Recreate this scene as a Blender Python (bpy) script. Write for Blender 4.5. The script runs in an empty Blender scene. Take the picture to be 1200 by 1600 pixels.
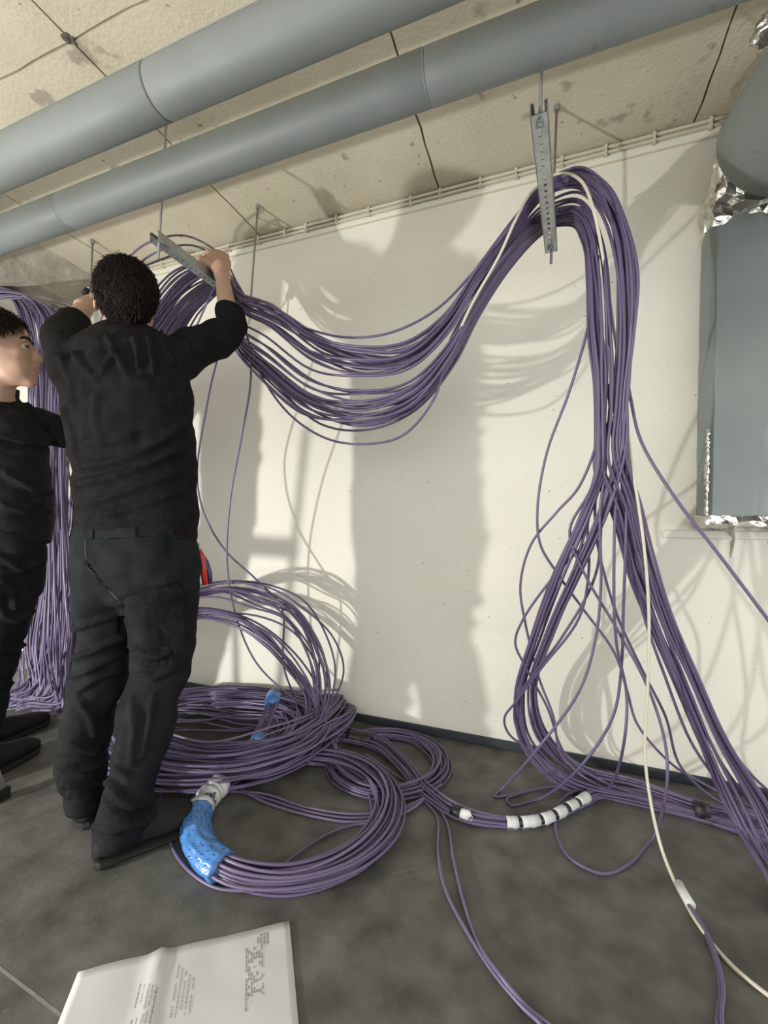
import bpy, bmesh, math, random
import numpy as np
from mathutils import Vector, Matrix, noise
from mathutils.bvhtree import BVHTree

random.seed(7)
scene = bpy.context.scene
COL = scene.collection

# ------------------------------------------------------------------ camera
FPX, CX, CY = 674.0, 600.0, 800.0
CAM_H = 1.0
_y = np.array([852 - CX, 826 - CY, FPX]); _y /= np.linalg.norm(_y)
_x = np.array([1803.0, 11.0, -FPX]); _x -= _y * (_x @ _y); _x /= np.linalg.norm(_x)
_z = np.cross(_x, _y)
RW = np.array([_x, _y, _z])                     # world = RW @ (x right, y down, z forward)
cam_data = bpy.data.cameras.new('camera')
cam = bpy.data.objects.new('camera', cam_data)
COL.objects.link(cam)
cam_data.sensor_fit = 'HORIZONTAL'
cam_data.sensor_width = 36.0
cam_data.lens = FPX / 1200.0 * 36.0
cam_data.clip_start = 0.02
_m = Matrix.Identity(4)
for i in range(3):
    _m[i][0] = RW[i, 0]; _m[i][1] = -RW[i, 1]; _m[i][2] = -RW[i, 2]
_m[2][3] = CAM_H
cam.matrix_world = _m
scene.camera = cam

# ------------------------------------------------------------------ world and exposure
world = bpy.data.worlds.new('world'); scene.world = world
world.use_nodes = True
world.node_tree.nodes['Background'].inputs[0].default_value = (0.98, 0.98, 0.96, 1)
world.node_tree.nodes['Background'].inputs[1].default_value = 2.28
scene.view_settings.view_transform = 'Standard'
scene.view_settings.look = 'None'
scene.view_settings.exposure = 0.0
scene.view_settings.gamma = 1.0
scene.view_settings.use_curve_mapping = False
LAMP = Vector((-2.42, -0.62, 0.49))             # work lamp on the floor, left behind the camera
LAMP_WATTS = 245.0

# ------------------------------------------------------------------ helpers: place
D_WALL, H_CEIL = 2.06, 2.68
def ray(px, py):
    return Vector(RW @ np.array([px - CX, py - CY, FPX]))
def PY(px, py, Y):
    d = ray(px, py); return Vector((0, 0, CAM_H)) + d * (Y / d.y)
def PZ(px, py, z=0.0):
    d = ray(px, py); return Vector((0, 0, CAM_H)) + d * ((z - CAM_H) / d.z)
class Frame:                                     # a person's own upright frame: u right, v away, z up
    def __init__(s, ox, oy):
        s.r = math.hypot(ox, oy); s.v = Vector((ox / s.r, oy / s.r, 0)); s.u = Vector((s.v.y, -s.v.x, 0)); s.o = Vector((ox, oy, 0))
    def P(s, px, py, v=0.0):
        d = ray(px, py); t = (s.r + v) / (d.x * s.v.x + d.y * s.v.y)
        return Vector((0, 0, CAM_H)) + d * t
    def L(s, u, v, z): return s.o + s.u * u + s.v * v + Vector((0, 0, z))

# ------------------------------------------------------------------ helpers: objects
def tag(o, label=None, cat=None, group=None, kind=None):
    if label: o['label'] = label
    if cat: o['category'] = cat
    if group: o['group'] = group
    if kind: o['kind'] = kind
    return o
def obj(name, me, mat=None, parent=None, smooth=True):
    o = bpy.data.objects.new(name, me); COL.objects.link(o)
    if mat is not None and len(me.materials) == 0: me.materials.append(mat)
    if smooth and len(me.polygons): me.polygons.foreach_set('use_smooth', [True] * len(me.polygons))
    if parent is not None:
        o.parent = parent
        o.matrix_parent_inverse = Matrix.Translation(-parent.location) if parent.type == 'EMPTY' else Matrix.Identity(4)
    return o
def empty(name, loc=(0, 0, 0)):
    o = bpy.data.objects.new(name, None); COL.objects.link(o); o.location = loc; o.empty_display_size = 0.1
    return o
def mesh(name, verts, faces):
    me = bpy.data.meshes.new(name); me.from_pydata([tuple(v) for v in verts], [], faces); me.update(); return me
class MB:
    def __init__(s): s.v = []; s.f = []
    def add(s, verts, faces):
        n = len(s.v); s.v += [tuple(v) for v in verts]; s.f += [tuple(i + n for i in f) for f in faces]; return s
    def box(s, x0, x1, y0, y1, z0, z1):
        v = [(x, y, z) for z in (z0, z1) for y in (y0, y1) for x in (x0, x1)]
        return s.add(v, [(0, 2, 3, 1), (4, 5, 7, 6), (0, 1, 5, 4), (2, 6, 7, 3), (0, 4, 6, 2), (1, 3, 7, 5)])
    def obox(s, c, ax, ay, az):                  # oriented box, half-axis vectors
        c = Vector(c); v = [c + ax * i + ay * j + az * k for k in (-1, 1) for j in (-1, 1) for i in (-1, 1)]
        return s.add(v, [(0, 2, 3, 1), (4, 5, 7, 6), (0, 1, 5, 4), (2, 6, 7, 3), (0, 4, 6, 2), (1, 3, 7, 5)])
    def loft(s, rings, cap=True, closed=False):
        k = len(rings[0]); n = len(rings); v = [p for r in rings for p in r]; f = []
        for i in range(n if closed else n - 1):
            a = i * k; b = ((i + 1) % n) * k
            for j in range(k):
                j2 = (j + 1) % k; f.append((a + j, a + j2, b + j2, b + j))
        if cap and not closed:
            f.append(tuple(reversed(range(k)))); f.append(tuple(range((n - 1) * k, n * k)))
        return s.add(v, f)
    def tube(s, pts, rad, sides=8, flat=1.0, ref=None, cap=True):
        pts = [Vector(p) for p in pts]; n = len(pts)
        if not hasattr(rad, '__len__'): rad = [rad] * n
        rings = []; up = None
        for i in range(n):
            t = (pts[min(i + 1, n - 1)] - pts[max(i - 1, 0)])
            if t.length < 1e-9: t = Vector((0, 0, 1))
            t.normalize()
            if ref is not None: up = Vector(ref) - t * t.dot(Vector(ref))
            elif up is None:
                up = Vector((0, 0, 1)) if abs(t.z) < 0.9 else Vector((1, 0, 0)); up = up - t * t.dot(up)
            else: up = up - t * t.dot(up)
            up.normalize(); b = t.cross(up)
            r = rad[i]; rx, ry = (r if hasattr(r, '__len__') else (r, r * flat))
            rings.append([pts[i] + up * (rx * math.cos(2 * math.pi * j / sides)) + b * (ry * math.sin(2 * math.pi * j / sides)) for j in range(sides)])
        return s.loft(rings, cap)
    def ball(s, c, r, axes=None, seg=14, rng=9):
        c = Vector(c); r = r if hasattr(r, '__len__') else (r, r, r)
        ax = axes or (Vector((1, 0, 0)), Vector((0, 1, 0)), Vector((0, 0, 1)))
        rings = []
        for i in range(1, rng):
            th = math.pi * i / rng; ring = []
            for j in range(seg):
                ph = 2 * math.pi * j / seg
                ring.append(c + ax[0] * (r[0] * math.sin(th) * math.cos(ph)) + ax[1] * (r[1] * math.sin(th) * math.sin(ph)) - ax[2] * (r[2] * math.cos(th)))
            rings.append(ring)
        n = len(s.v); k = seg
        s.loft(rings, cap=False)
        a = len(s.v); s.v.append(tuple(c - ax[2] * r[2])); s.v.append(tuple(c + ax[2] * r[2]))
        for j in range(k):
            s.f.append((a, n + (j + 1) % k, n + j)); o = n + (rng - 2) * k; s.f.append((a + 1, o + j, o + (j + 1) % k))
        return s
    def build(s, name, mat=None, parent=None, smooth=False, bevel=0.0):
        me = mesh(name, s.v, s.f)
        if bevel:
            bm = bmesh.new(); bm.from_mesh(me)
            bmesh.ops.bevel(bm, geom=bm.edges[:], offset=bevel, segments=1, affect='EDGES', profile=0.5)
            bm.to_mesh(me); bm.free()
        return obj(name, me, mat, parent, smooth)
def spline(pts, per=8):
    pts = [Vector(p) for p in pts]; n = len(pts); out = []
    for i in range(n - 1):
        p0 = pts[max(i - 1, 0)] if i else pts[0] * 2 - pts[1]; p1 = pts[i]; p2 = pts[i + 1]
        p3 = pts[i + 2] if i + 2 < n else pts[-1] * 2 - pts[-2]
        # centripetal parametrisation
        t0 = 0; t1 = max((p1 - p0).length, 1e-4) ** .5; t2 = t1 + max((p2 - p1).length, 1e-4) ** .5; t3 = t2 + max((p3 - p2).length, 1e-4) ** .5
        for j in range(per):
            t = t1 + (t2 - t1) * j / per
            a1 = p0 * ((t1 - t) / (t1 - t0)) + p1 * ((t - t0) / (t1 - t0))
            a2 = p1 * ((t2 - t) / (t2 - t1)) + p2 * ((t - t1) / (t2 - t1))
            a3 = p2 * ((t3 - t) / (t3 - t2)) + p3 * ((t - t2) / (t3 - t2))
            b1 = a1 * ((t2 - t) / (t2 - t0)) + a2 * ((t - t0) / (t2 - t0))
            b2 = a2 * ((t3 - t) / (t3 - t1)) + a3 * ((t - t1) / (t3 - t1))
            out.append(b1 * ((t2 - t) / (t2 - t1)) + b2 * ((t - t1) / (t2 - t1)))
    out.append(pts[-1]); return out
def remesh(mb, voxel, smooth_it=6, name='m', fac=0.5):
    me = mesh(name, mb.v, mb.f); o = bpy.data.objects.new('tmp', me); COL.objects.link(o)
    m = o.modifiers.new('r', 'REMESH'); m.mode = 'VOXEL'; m.voxel_size = voxel; m.adaptivity = 0
    if smooth_it:
        sm = o.modifiers.new('s', 'SMOOTH'); sm.factor = fac; sm.iterations = smooth_it
    dg = bpy.context.evaluated_depsgraph_get(); dg.update()
    res = bpy.data.meshes.new_from_object(o.evaluated_get(dg))
    bpy.data.objects.remove(o); bpy.data.meshes.remove(me); res.name = name
    return res

# ------------------------------------------------------------------ materials
def mat(name, col, rough=0.6, metal=0.0, var=0.0, scale=8.0, bump=0.0, bscale=60.0, spec=0.5, col2=None, detail=5.0, stretch=None):
    m = bpy.data.materials.new(name); m.use_nodes = True; nt = m.node_tree; b = nt.nodes['Principled BSDF']
    b.inputs['Base Color'].default_value = (*col, 1); b.inputs['Roughness'].default_value = rough; b.inputs['Metallic'].default_value = metal
    b.inputs['Specular IOR Level'].default_value = spec
    co = nt.nodes.new('ShaderNodeTexCoord'); vec = co.outputs['Object']
    if stretch:
        mp = nt.nodes.new('ShaderNodeMapping'); mp.inputs['Scale'].default_value = stretch; nt.links.new(vec, mp.inputs[0]); vec = mp.outputs[0]
    if var or col2:
        n = nt.nodes.new('ShaderNodeTexNoise'); n.inputs['Scale'].default_value = scale; n.inputs['Detail'].default_value = detail
        nt.links.new(vec, n.inputs['Vector'])
        r = nt.nodes.new('ShaderNodeValToRGB'); r.color_ramp.elements[0].position = .3; r.color_ramp.elements[1].position = .7
        c2 = col2 or tuple(min(1, c * (1 + var)) for c in col); c1 = col if col2 else tuple(c * (1 - var) for c in col)
        r.color_ramp.elements[0].color = (*c1, 1); r.color_ramp.elements[1].color = (*c2, 1)
        nt.links.new(n.outputs[0], r.inputs[0]); nt.links.new(r.outputs[0], b.inputs['Base Color'])
    if bump:
        n2 = nt.nodes.new('ShaderNodeTexNoise'); n2.inputs['Scale'].default_value = bscale; n2.inputs['Detail'].default_value = 4
        nt.links.new(vec, n2.inputs['Vector'])
        bp = nt.nodes.new('ShaderNodeBump'); bp.inputs['Strength'].default_value = bump; bp.inputs['Distance'].default_value = 0.01
        nt.links.new(n2.outputs[0], bp.inputs['Height']); nt.links.new(bp.outputs[0], b.inputs['Normal'])
    return m
def spots(m, scale, lo, hi, col, mixfac=1.0, stretch=None, noise_in=0.0):
    """dark specks with a shape of their own over the base colour"""
    nt = m.node_tree; b = nt.nodes['Principled BSDF']; inp = b.inputs['Base Color']
    co = nt.nodes.new('ShaderNodeTexCoord'); vec = co.outputs['Object']
    if stretch:
        mp = nt.nodes.new('ShaderNodeMapping'); mp.inputs['Scale'].default_value = stretch; nt.links.new(vec, mp.inputs[0]); vec = mp.outputs[0]
    n = nt.nodes.new('ShaderNodeTexNoise'); n.inputs['Scale'].default_value = scale; n.inputs['Detail'].default_value = 3
    nt.links.new(vec, n.inputs['Vector'])
    r = nt.nodes.new('ShaderNodeMapRange'); r.inputs[1].default_value = lo; r.inputs[2].default_value = hi; r.inputs[3].default_value = 0; r.inputs[4].default_value = mixfac
    nt.links.new(n.outputs[0], r.inputs[0])
    mx = nt.nodes.new('ShaderNodeMix'); mx.data_type = 'RGBA'
    if inp.is_linked: nt.links.new(inp.links[0].from_socket, mx.inputs[6])
    else: mx.inputs[6].default_value = inp.default_value
    mx.inputs[7].default_value = (*col, 1)
    nt.links.new(r.outputs[0], mx.inputs[0]); nt.links.new(mx.outputs[2], inp)
    return m
M = {}
M['wall'] = mat('white_paint', (.77, .75, .655), .75, var=.03, scale=3, bump=.12, bscale=90)
spots(M['wall'], 75, .735, .75, (.10, .09, .08), .9)
M['ceil'] = mat('raw_concrete', (.52, .47, .35), .9, col2=(.62, .57, .45), scale=2.5, bump=.35, bscale=70)
spots(M['ceil'], 5.5, .655, .70, (.27, .23, .18), .7)
spots(M['ceil'], 28, .69, .73, (.16, .13, .10), .7)
M['gap'] = mat('dark_joint_mortar', (.10, .085, .065), .95)  # dark tone of the slab joints, chipped corner and split pipe joint
M['beam'] = mat('rough_concrete', (.30, .27, .22), .95, col2=(.45, .41, .34), scale=7, bump=.8, bscale=30)
M['floor'] = mat('grey_floor_coating', (.062, .062, .055), .48, col2=(.145, .143, .128), scale=9, bump=.08, bscale=60, detail=14, spec=.3)
spots(M['floor'], 60, .66, .72, (.16, .16, .15), .5)
M['base'] = mat('dark_skirting', (.035, .042, .052), .5, bump=.1, bscale=30)
M['pipe'] = mat('grey_pipe', (.185, .203, .196), .55, var=.06, scale=6, bump=.04, bscale=150)
spots(M['pipe'], 12, .70, .74, (.11, .10, .08), .6)
M['zinc'] = mat('galvanised_steel', (.42, .44, .45), .38, metal=.85, var=.18, scale=25)
M['rod'] = mat('threaded_rod_steel', (.36, .35, .33), .45, metal=.8, bump=.5, bscale=400)
M['cable'] = mat('violet_cable_jacket', (.122, .095, .176), .36, var=.08, scale=3, spec=.4)
M['cable2'] = mat('violet_cable_jacket_deep', (.098, .076, .150), .36, var=.08, scale=3)
M['cable3'] = mat('violet_cable_jacket_pale', (.152, .122, .212), .34, var=.08, scale=3)
M['white_cable'] = mat('cream_cable_jacket', (.62, .58, .46), .45)
M['white_tape'] = mat('white_tape', (.62, .64, .63), .5, bump=.3, bscale=50)
M['black_tape'] = mat('black_tape', (.012, .012, .014), .4, bump=.3, bscale=50)
M['blue_tape'] = mat('blue_tape', (.07, .21, .52), .32, var=.15, scale=20, bump=.5, bscale=45)
M['duct'] = mat('galvanised_duct_sheet', (.19, .218, .208), .45, metal=.3, col2=(.25, .28, .27), scale=3, bump=.08, bscale=20)
M['foil'] = mat('crumpled_foil', (.66, .65, .60), .22, metal=.95, var=.15, scale=18, bump=.4, bscale=40)
M['conduit'] = mat('cream_conduit', (.60, .55, .43), .5)
M['black_fleece'] = mat('black_sweatshirt', (.0105, .0100, .0096), .92, var=.25, scale=40, bump=.35, bscale=220, spec=.08)
M['jacket'] = mat('black_jacket_knit', (.006, .006, .0065), .75, col2=(.018, .018, .019), scale=60, bump=.3, bscale=150, stretch=(1, 1, 5), spec=.12)
M['trousers'] = mat('charcoal_work_trousers', (.0075, .0085, .0095), .80, col2=(.0145, .0160, .0175), scale=14, bump=.25, bscale=180, spec=.08)
M['trousers2'] = mat('dark_trousers', (.007, .008, .009), .80, col2=(.014, .015, .016), scale=14, bump=.25, bscale=180, spec=.08)
M['shoe'] = mat('dark_shoe_suede', (.016, .0155, .015), .8, var=.3, scale=25, bump=.3, bscale=80, spec=.2)
M['shoe_sole'] = mat('black_rubber_sole', (.018, .017, .016), .7, bump=.3, bscale=60, spec=.2)
M['skin'] = mat('skin', (.43, .265, .185), .5, var=.08, scale=12, bump=.08, bscale=120)
M['lip'] = mat('lip', (.36, .185, .145), .5)
M['hair'] = mat('dark_brown_hair', (.013, .007, .0045), .6, var=.4, scale=60, spec=.2)
M['eye'] = mat('eye_white', (.42, .39, .36), .25)
M['iris'] = mat('iris_brown', (.03, .018, .01), .15)
M['seam'] = mat('trouser_seam_thread', (.010, .012, .014), .9)
M['red'] = mat('red_plastic_grip', (.52, .03, .02), .4)
M['navy'] = mat('navy_plastic_grip', (.02, .03, .10), .4)
M['paper'] = mat('white_paper', (.55, .56, .55), .7)
M['ink'] = mat('printed_ink', (.25, .25, .25), .8)
M['chalk'] = mat('pale_floor_mark', (.19, .19, .175), .8, var=.2, scale=30)
M['black'] = mat('black_plastic', (.012, .012, .012), .45)
M['alu'] = mat('ladder_aluminium', (.5, .5, .5), .4, metal=.9)
# ================================================================== the room
XL, XR, YB = -6.0, 3.2, -3.0
floor = tag(MB().box(XL, XR, YB, D_WALL + .2, -.12, 0).build('floor', M['floor']), kind='structure')
wall = tag(MB().box(XL, XR, D_WALL, D_WALL + .2, 0, H_CEIL + .1).build('wall_back', M['wall']), kind='structure')
tag(MB().box(XL, XR, D_WALL - .011, D_WALL, 0, .040).build('baseboard_back', M['base'], bevel=.003), kind='structure')
tag(MB().box(XL, XR, D_WALL - .004, D_WALL, H_CEIL - .078, H_CEIL - .07).build('trim_1', M['conduit']), kind='structure')
# ledge below the duct
tag(MB().box(.45, XR, D_WALL - .014, D_WALL, .972, 1.004).build('trim_2', M['wall'], bevel=.003), kind='structure')
# ceiling: precast slabs with open joints
ceil = tag(MB().box(XL, XR, YB, D_WALL + .2, H_CEIL + .03, H_CEIL + .2).build('ceiling', M['gap']), kind='structure')
rs = random.Random(3)
def slab(x0, x1, y0, y1):
    g = .004; bm = bmesh.new(); nx = max(2, int((x1 - x0) / .09)); ny = max(2, int((y1 - y0) / .09))
    vs = {}
    for i in range(nx + 1):
        for j in range(ny + 1):
            x = x0 + g + (x1 - x0 - 2 * g) * i / nx; y = y0 + g + (y1 - y0 - 2 * g) * j / ny
            ed = (i in (0, nx)) or (j in (0, ny))
            if ed:
                e = noise.noise(Vector((x * 9, y * 9, 3.1))) * .006 + (noise.noise(Vector((x * 31, y * 31, 1))) * .004)
                if i in (0, nx): x += e
                if j in (0, ny): y += e
            z = H_CEIL + noise.noise(Vector((x * 2, y * 2, .5))) * .004 + (.002 if ed else 0)
            vs[i, j] = bm.verts.new((x, y, z))
    for i in range(nx):
        for j in range(ny): bm.faces.new((vs[i, j], vs[i, j + 1], vs[i + 1, j + 1], vs[i + 1, j]))
    r = bmesh.ops.extrude_edge_only(bm, edges=[e for e in bm.edges if e.is_boundary])
    for v in [g_ for g_ in r['geom'] if isinstance(g_, bmesh.types.BMVert)]: v.co.z = H_CEIL + .06
    me = bpy.data.meshes.new('ceiling_slab'); bm.to_mesh(me); bm.free()
    o = obj('ceiling_slab', me, M['ceil'], ceil, smooth=False)
xs = [-1.57 - 1.07 * k for k in range(4, 0, -1)] + [-1.57, -.505, .567, 1.64, 2.7]
for a, b in zip(xs[:-1], xs[1:]):
    slab(a, b, .975, D_WALL); slab(a, b, -.55, .975); slab(a, b, YB, -.55)
# chipped corner of the slabs
mb = MB()
for k in range(7):
    p = Vector((-1.57 + rs.uniform(-.022, .02), .970 + rs.uniform(-.016, .016), H_CEIL + .003)); mb.ball(p, (rs.uniform(.006, .013), rs.uniform(.006, .013), .005), seg=7, rng=5)
mb.build('broken_joint_edge', M['gap'], ceil)
# concrete downstand beam far left and the steel post under it
mb = MB(); rr = []
for k in range(15):
    y = 2.06 - k * .12; ring = []
    for (dx, z) in ((-.95, 2.70), (-.95, 2.47), (-.12, 2.46), (-.04, 2.49), (.0, 2.58), (.10, 2.70)):
        q = Vector((-3.0 + dx, y, z)); ring.append(q + Vector((noise.noise(q * 5) * .03, 0, noise.noise(q * 7 + Vector((9, 0, 0))) * .02)))
    rr.append(ring)
beam = tag(mb.loft(rr).build('trim_3', M['beam']), kind='structure')
o = empty('steel_post', (-3.20, 1.98, 0)); tag(o, 'dark grey steel post under the concrete beam beside the wall', 'post')
MB().box(-3.26, -3.14, 1.90, 1.912, 0, 2.47).box(-3.26, -3.14, 2.03, 2.042, 0, 2.47).build('flange', M['pipe'], o)
MB().box(-3.206, -3.194, 1.912, 2.03, 0, 2.42).build('web', M['pipe'], o)

# pale conduits with clips along the wall head
def run(name, y, z, r, label):
    o = empty(name, (0, y, z)); tag(o, label, 'conduit', 'conduits along the wall head')
    pts = [(x, y + .002 * math.sin(x * 3.1 + z * 40), z + .002 * math.sin(x * 2.3)) for x in np.linspace(-3.0, .69, 50)]
    MB().tube(pts, r, 8).build('tube', M['conduit'], o, smooth=True)
    return o
c1 = run('conduit', D_WALL - .013, H_CEIL - .012, .0075, 'upper cream conduit clipped in the corner of wall and ceiling')
c2 = run('conduit', D_WALL - .012, H_CEIL - .034, .0065, 'lower cream conduit clipped just under the ceiling corner')
clipme = None
for x in np.arange(-2.9, .66, .185):
    x += rs.uniform(-.03, .03)
    if clipme is None:
        mb = MB(); mb.box(-.006, .006, -.023, .0, -.003, .010); mb.box(-.004, .004, -.024, .0, -.030, -.002); mb.box(-.007, .007, -.014, .0, -.034, -.026)
        clipme = mesh('clip', mb.v, mb.f)
    o = obj('clip', clipme, M['conduit'], c1, smooth=False); o.matrix_parent_inverse = Matrix.Identity(4); o.location = Vector((x, D_WALL, H_CEIL - .012)) - c1.location

# ================================================================== pipes under the ceiling
def long_pipe(y, z0, r, slope, joints, label, hang, jm, jr):
    o = empty('ceiling_pipe', (0, y, z0)); tag(o, label, 'pipe', 'grey pipes under the ceiling')
    zz = lambda x: z0 + slope * (x + .5)
    xs_ = [-4.6] + joints + [2.6]
    for a, b in zip(xs_[:-1], xs_[1:]):
        pts = []
        for k in range(25):
            x = a + .0015 + (b - a - .003) * k / 24; pts.append((x, y, zz(x)))
        rad = [r] * 25; rad[0] = rad[-1] = r * .965; pts[1] = (a + .006, y, zz(a)); pts[-2] = (b - .006, y, zz(b))
        MB().tube(pts, rad, 40).build('pipe_length', M['pipe'], o, smooth=True)
    for x in joints:
        MB().tube([(x - .004, y, zz(x)), (x + .004, y, zz(x))], r * jr, 32).build('joint', jm, o, smooth=True)
    for x in hang:
        MB().tube([(x, y, zz(x) + r * .9), (x, y, H_CEIL)], .005, 8).build('hanger_rod', M['rod'], o, smooth=True)
        MB().tube([(x - .012, y, zz(x)), (x + .012, y, zz(x))], r + .003, 32).build('clamp', M['pipe'], o, smooth=True)
    return o
long_pipe(.872, 2.215, .0675, .010, [-1.02, .75], 'upper grey ceiling pipe with a dark split joint, nearest the camera', [-3.2, 1.9], M['gap'], .955)
long_pipe(1.115, 2.235, .0640, .012, [-1.77, -.31, .95], 'lower grey ceiling pipe running behind the other, closer to the wall', [-3.3, 1.8], M['pipe'], .985)

# ================================================================== strut rails on threaded rods
def strut(x0, y0, x1, y1, z0, z1, label):
    o = empty('strut_rail', (x0, y0, z0)); tag(o, label, 'strut rail', 'slotted strut rails hanging on threaded rods')
    p0 = Vector((x0, y0, z0)); p1 = Vector((x1, y1, z1)); t = (p1 - p0).normalized(); Ln = (p1 - p0).length
    s = t.cross(Vector((0, 0, 1))).normalized(); up = s.cross(t); W, H, th = .0215, .034, .0025
    web = MB(); n = int(Ln / .026); c = Ln / n
    for k in range(n):                                   # perforated web: square cell around an octagonal hole
        cc = p0 + t * (c * (k + .5))
        for lz in (0, th):
            O_, I_ = [], []
            for j in range(8):
                a = j * math.pi / 4; ca, sa = math.cos(a), math.sin(a); m_ = max(abs(ca), abs(sa))
                O_.append(cc + t * (ca / m_ * c / 2) + s * (sa / m_ * W) + up * lz); I_.append(cc + t * (ca * .0058) + s * (sa * .0050) + up * lz)
            web.add(O_ + I_, [(j, (j + 1) % 8, 8 + (j + 1) % 8, 8 + j) for j in range(8)])
        web.loft([[cc + t * (math.cos(j * math.pi / 4) * .0058) + s * (math.sin(j * math.pi / 4) * .0050) + up * lz for j in range(8)] for lz in (0, th)], cap=False)
    web.build('slotted_web', M['zinc'], o)
    mid = (p0 + p1) / 2
    for sg in (-1, 1):
        MB().obox(mid + s * (sg * W) + up * (H / 2), t * (Ln / 2), s * (th / 2), up * (H / 2)).obox(mid + s * (sg * (W - .004)) + up * H, t * (Ln / 2), s * .0045, up * (th / 2)).build('side_flange', M['zinc'], o)
    return o, p0, p1, t, up
def rod(x, y, z0, lean=(0, 0), label='', ztop=H_CEIL):
    o = empty('threaded_rod', (x, y, ztop)); tag(o, label, 'rod', 'threaded rods from the ceiling')
    MB().tube([(x + lean[0], y + lean[1], z0), (x, y, ztop)], .0052, 10).build('rod_shaft', M['rod'], o, smooth=True)
    MB().tube([(x, y, ztop - .022), (x, y, ztop)], .012, 6).build('anchor_nut', M['rod'], o)
    return o
SZ = 2.088
sr = strut(-.022, 1.165, .016, 1.785, SZ, SZ, 'galvanised slotted strut rail carrying the cable arch on the right')
sl = strut(-1.425, 1.215, -1.46, 1.83, SZ, SZ + .03, 'galvanised slotted strut rail being lifted by the man on the left')
rod(-.012, 1.20, SZ - .03, (-.008, 0), 'threaded rod at the near end of the right strut rail')
rod(.033, 1.786, SZ - .055, (-.018, -.02), 'threaded rod at the wall end of the right strut rail')
rod(-1.405, 1.235, SZ - .06, (-.02, 0), 'threaded rod at the near end of the strut rail the man holds')
rod(-1.43, 1.839, SZ - .04, (-.035, 0), 'threaded rod at the wall end of the strut rail the man holds')
rod(-2.55, 1.75, 2.15, (0, 0), 'thin threaded rod hanging by the concrete beam at the far left')
for st in (sr, sl):
    for q in (st[1] + st[3] * .035, st[2] - st[3] * .035):
        MB().tube([q - st[4] * .012, q - st[4] * .001], .011, 6).build('nut', M['zinc'], st[0])

# ================================================================== ventilation duct at the right edge
duct = empty('ventilation_duct', (.9, 1.95, 1.05)); tag(duct, 'grey sheet-metal ventilation duct with crumpled foil joints at the right edge', 'duct')
mb = MB(); ys = 1.905
sec = [(.566, D_WALL), (.553, 1.99), (.556, ys + .02), (.575, ys), (1.25, ys), (1.25, D_WALL)]
rr = []
for k in range(14):
    z = 1.052 + k * (2.155 - 1.052) / 13
    rr.append([Vector((x + .02 * (z - 1.05) + (.004 * noise.noise(Vector((x * 9, y * 9, z * 8))) if x < .6 else 0), y, z + (x - .56) * .12 * (k / 13))) for x, y in sec])
mb.loft(rr).build('duct_body', M['duct'], duct)
def crumple(mb, name, mt, amp, sc, parent, seed=0):
    me = mesh(name, mb.v, mb.f); bm = bmesh.new(); bm.from_mesh(me)
    bmesh.ops.triangulate(bm, faces=bm.faces[:])
    for _ in range(1): bmesh.ops.subdivide_edges(bm, edges=bm.edges[:], cuts=1, use_grid_fill=True)
    bmesh.ops.triangulate(bm, faces=bm.faces[:])
    for v in bm.verts:
        q = v.co * sc + Vector((seed, 0, 0)); v.co += Vector((noise.noise(q), noise.noise(q + Vector((7, 3, 1))), noise.noise(q + Vector((1, 9, 5))))) * amp
    bm.to_mesh(me); bm.free()
    return obj(name, me, mt, parent, smooth=False)
# round spiral pipe that comes out over the room, and its collar
ax = Vector((.13, -1, .02)).normalized(); c0 = Vector((.755, 1.80, 2.335)); R0 = .205
pts = [c0 + ax * (k * .1) for k in range(14)]
MB().tube([c0 - ax * .012, c0] + pts[1:], [R0 * .93, R0] + [R0] * 13, 48).build('round_pipe', M['pipe'], duct, smooth=True)
mb = MB(); rings = []; N = 36
for k in range(7):
    f_ = k / 6; ring = []
    for j in range(N):
        a = 2 * math.pi * j / N; ca, sa = math.cos(a), math.sin(a); m_ = max(abs(ca), abs(sa))
        lo = Vector((.90 + ca / m_ * .315, 1.985 + sa / m_ * .085, 2.17 + (ca / m_) * .02))
        w = Vector((0, 0, 1)); hi = Vector((.80 + ca * .20, 1.93 + sa * .13, 2.40))
        bul = math.sin(f_ * math.pi) * .02
        ring.append(lo.lerp(hi, f_) + Vector((ca, sa, 0)) * bul)
    rings.append(ring)
mb.loft(rings); crumple(mb, 'foil_collar', M['foil'], .022, 28, duct)
mb = MB(); rings = []
for k in range(6):
    f_ = k / 5; ring = []
    for j in range(24):
        a = 2 * math.pi * j / 24
        ring.append(Vector((.752 + (.135 - .008 * k) * math.cos(a), 1.93 + .12 * math.sin(a), 2.38 + .29 * f_)))
    rings.append(ring)
mb.loft(rings); crumple(mb, 'foil_neck', mat('dusty_foil_wrap', (.34, .31, .24), .5, metal=.4, var=.25, scale=14, bump=.4, bscale=30), .016, 20, duct, 4)
mb = MB(); mb.ball((.66, 1.66, 2.60), (.045, .04, .05), seg=12, rng=8); crumple(mb, 'foil_scrap', M['foil'], .03, 32, duct, 9)
mb = MB(); mb.tube([(.66, 1.62, 2.64), (.67, 1.60, 2.66), (.70, 1.56, 2.672)], [.012, .01, .006], 8); crumple(mb, 'foil_scrap', M['foil'], .014, 50, duct, 12)
mb = MB(); mb.box(.545, 1.3, 1.885, D_WALL - .005, 1.022, 1.056)
me = mb
crumple(MB().loft([[Vector((x, y, z)) for (y, z) in ((1.89, 1.026), (1.885, 1.058), (2.05, 1.060), (2.05, 1.010))] for x in np.linspace(.548, 1.3, 30)]), 'foil_skirt', M['foil'], .012, 34, duct, 2)
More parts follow.
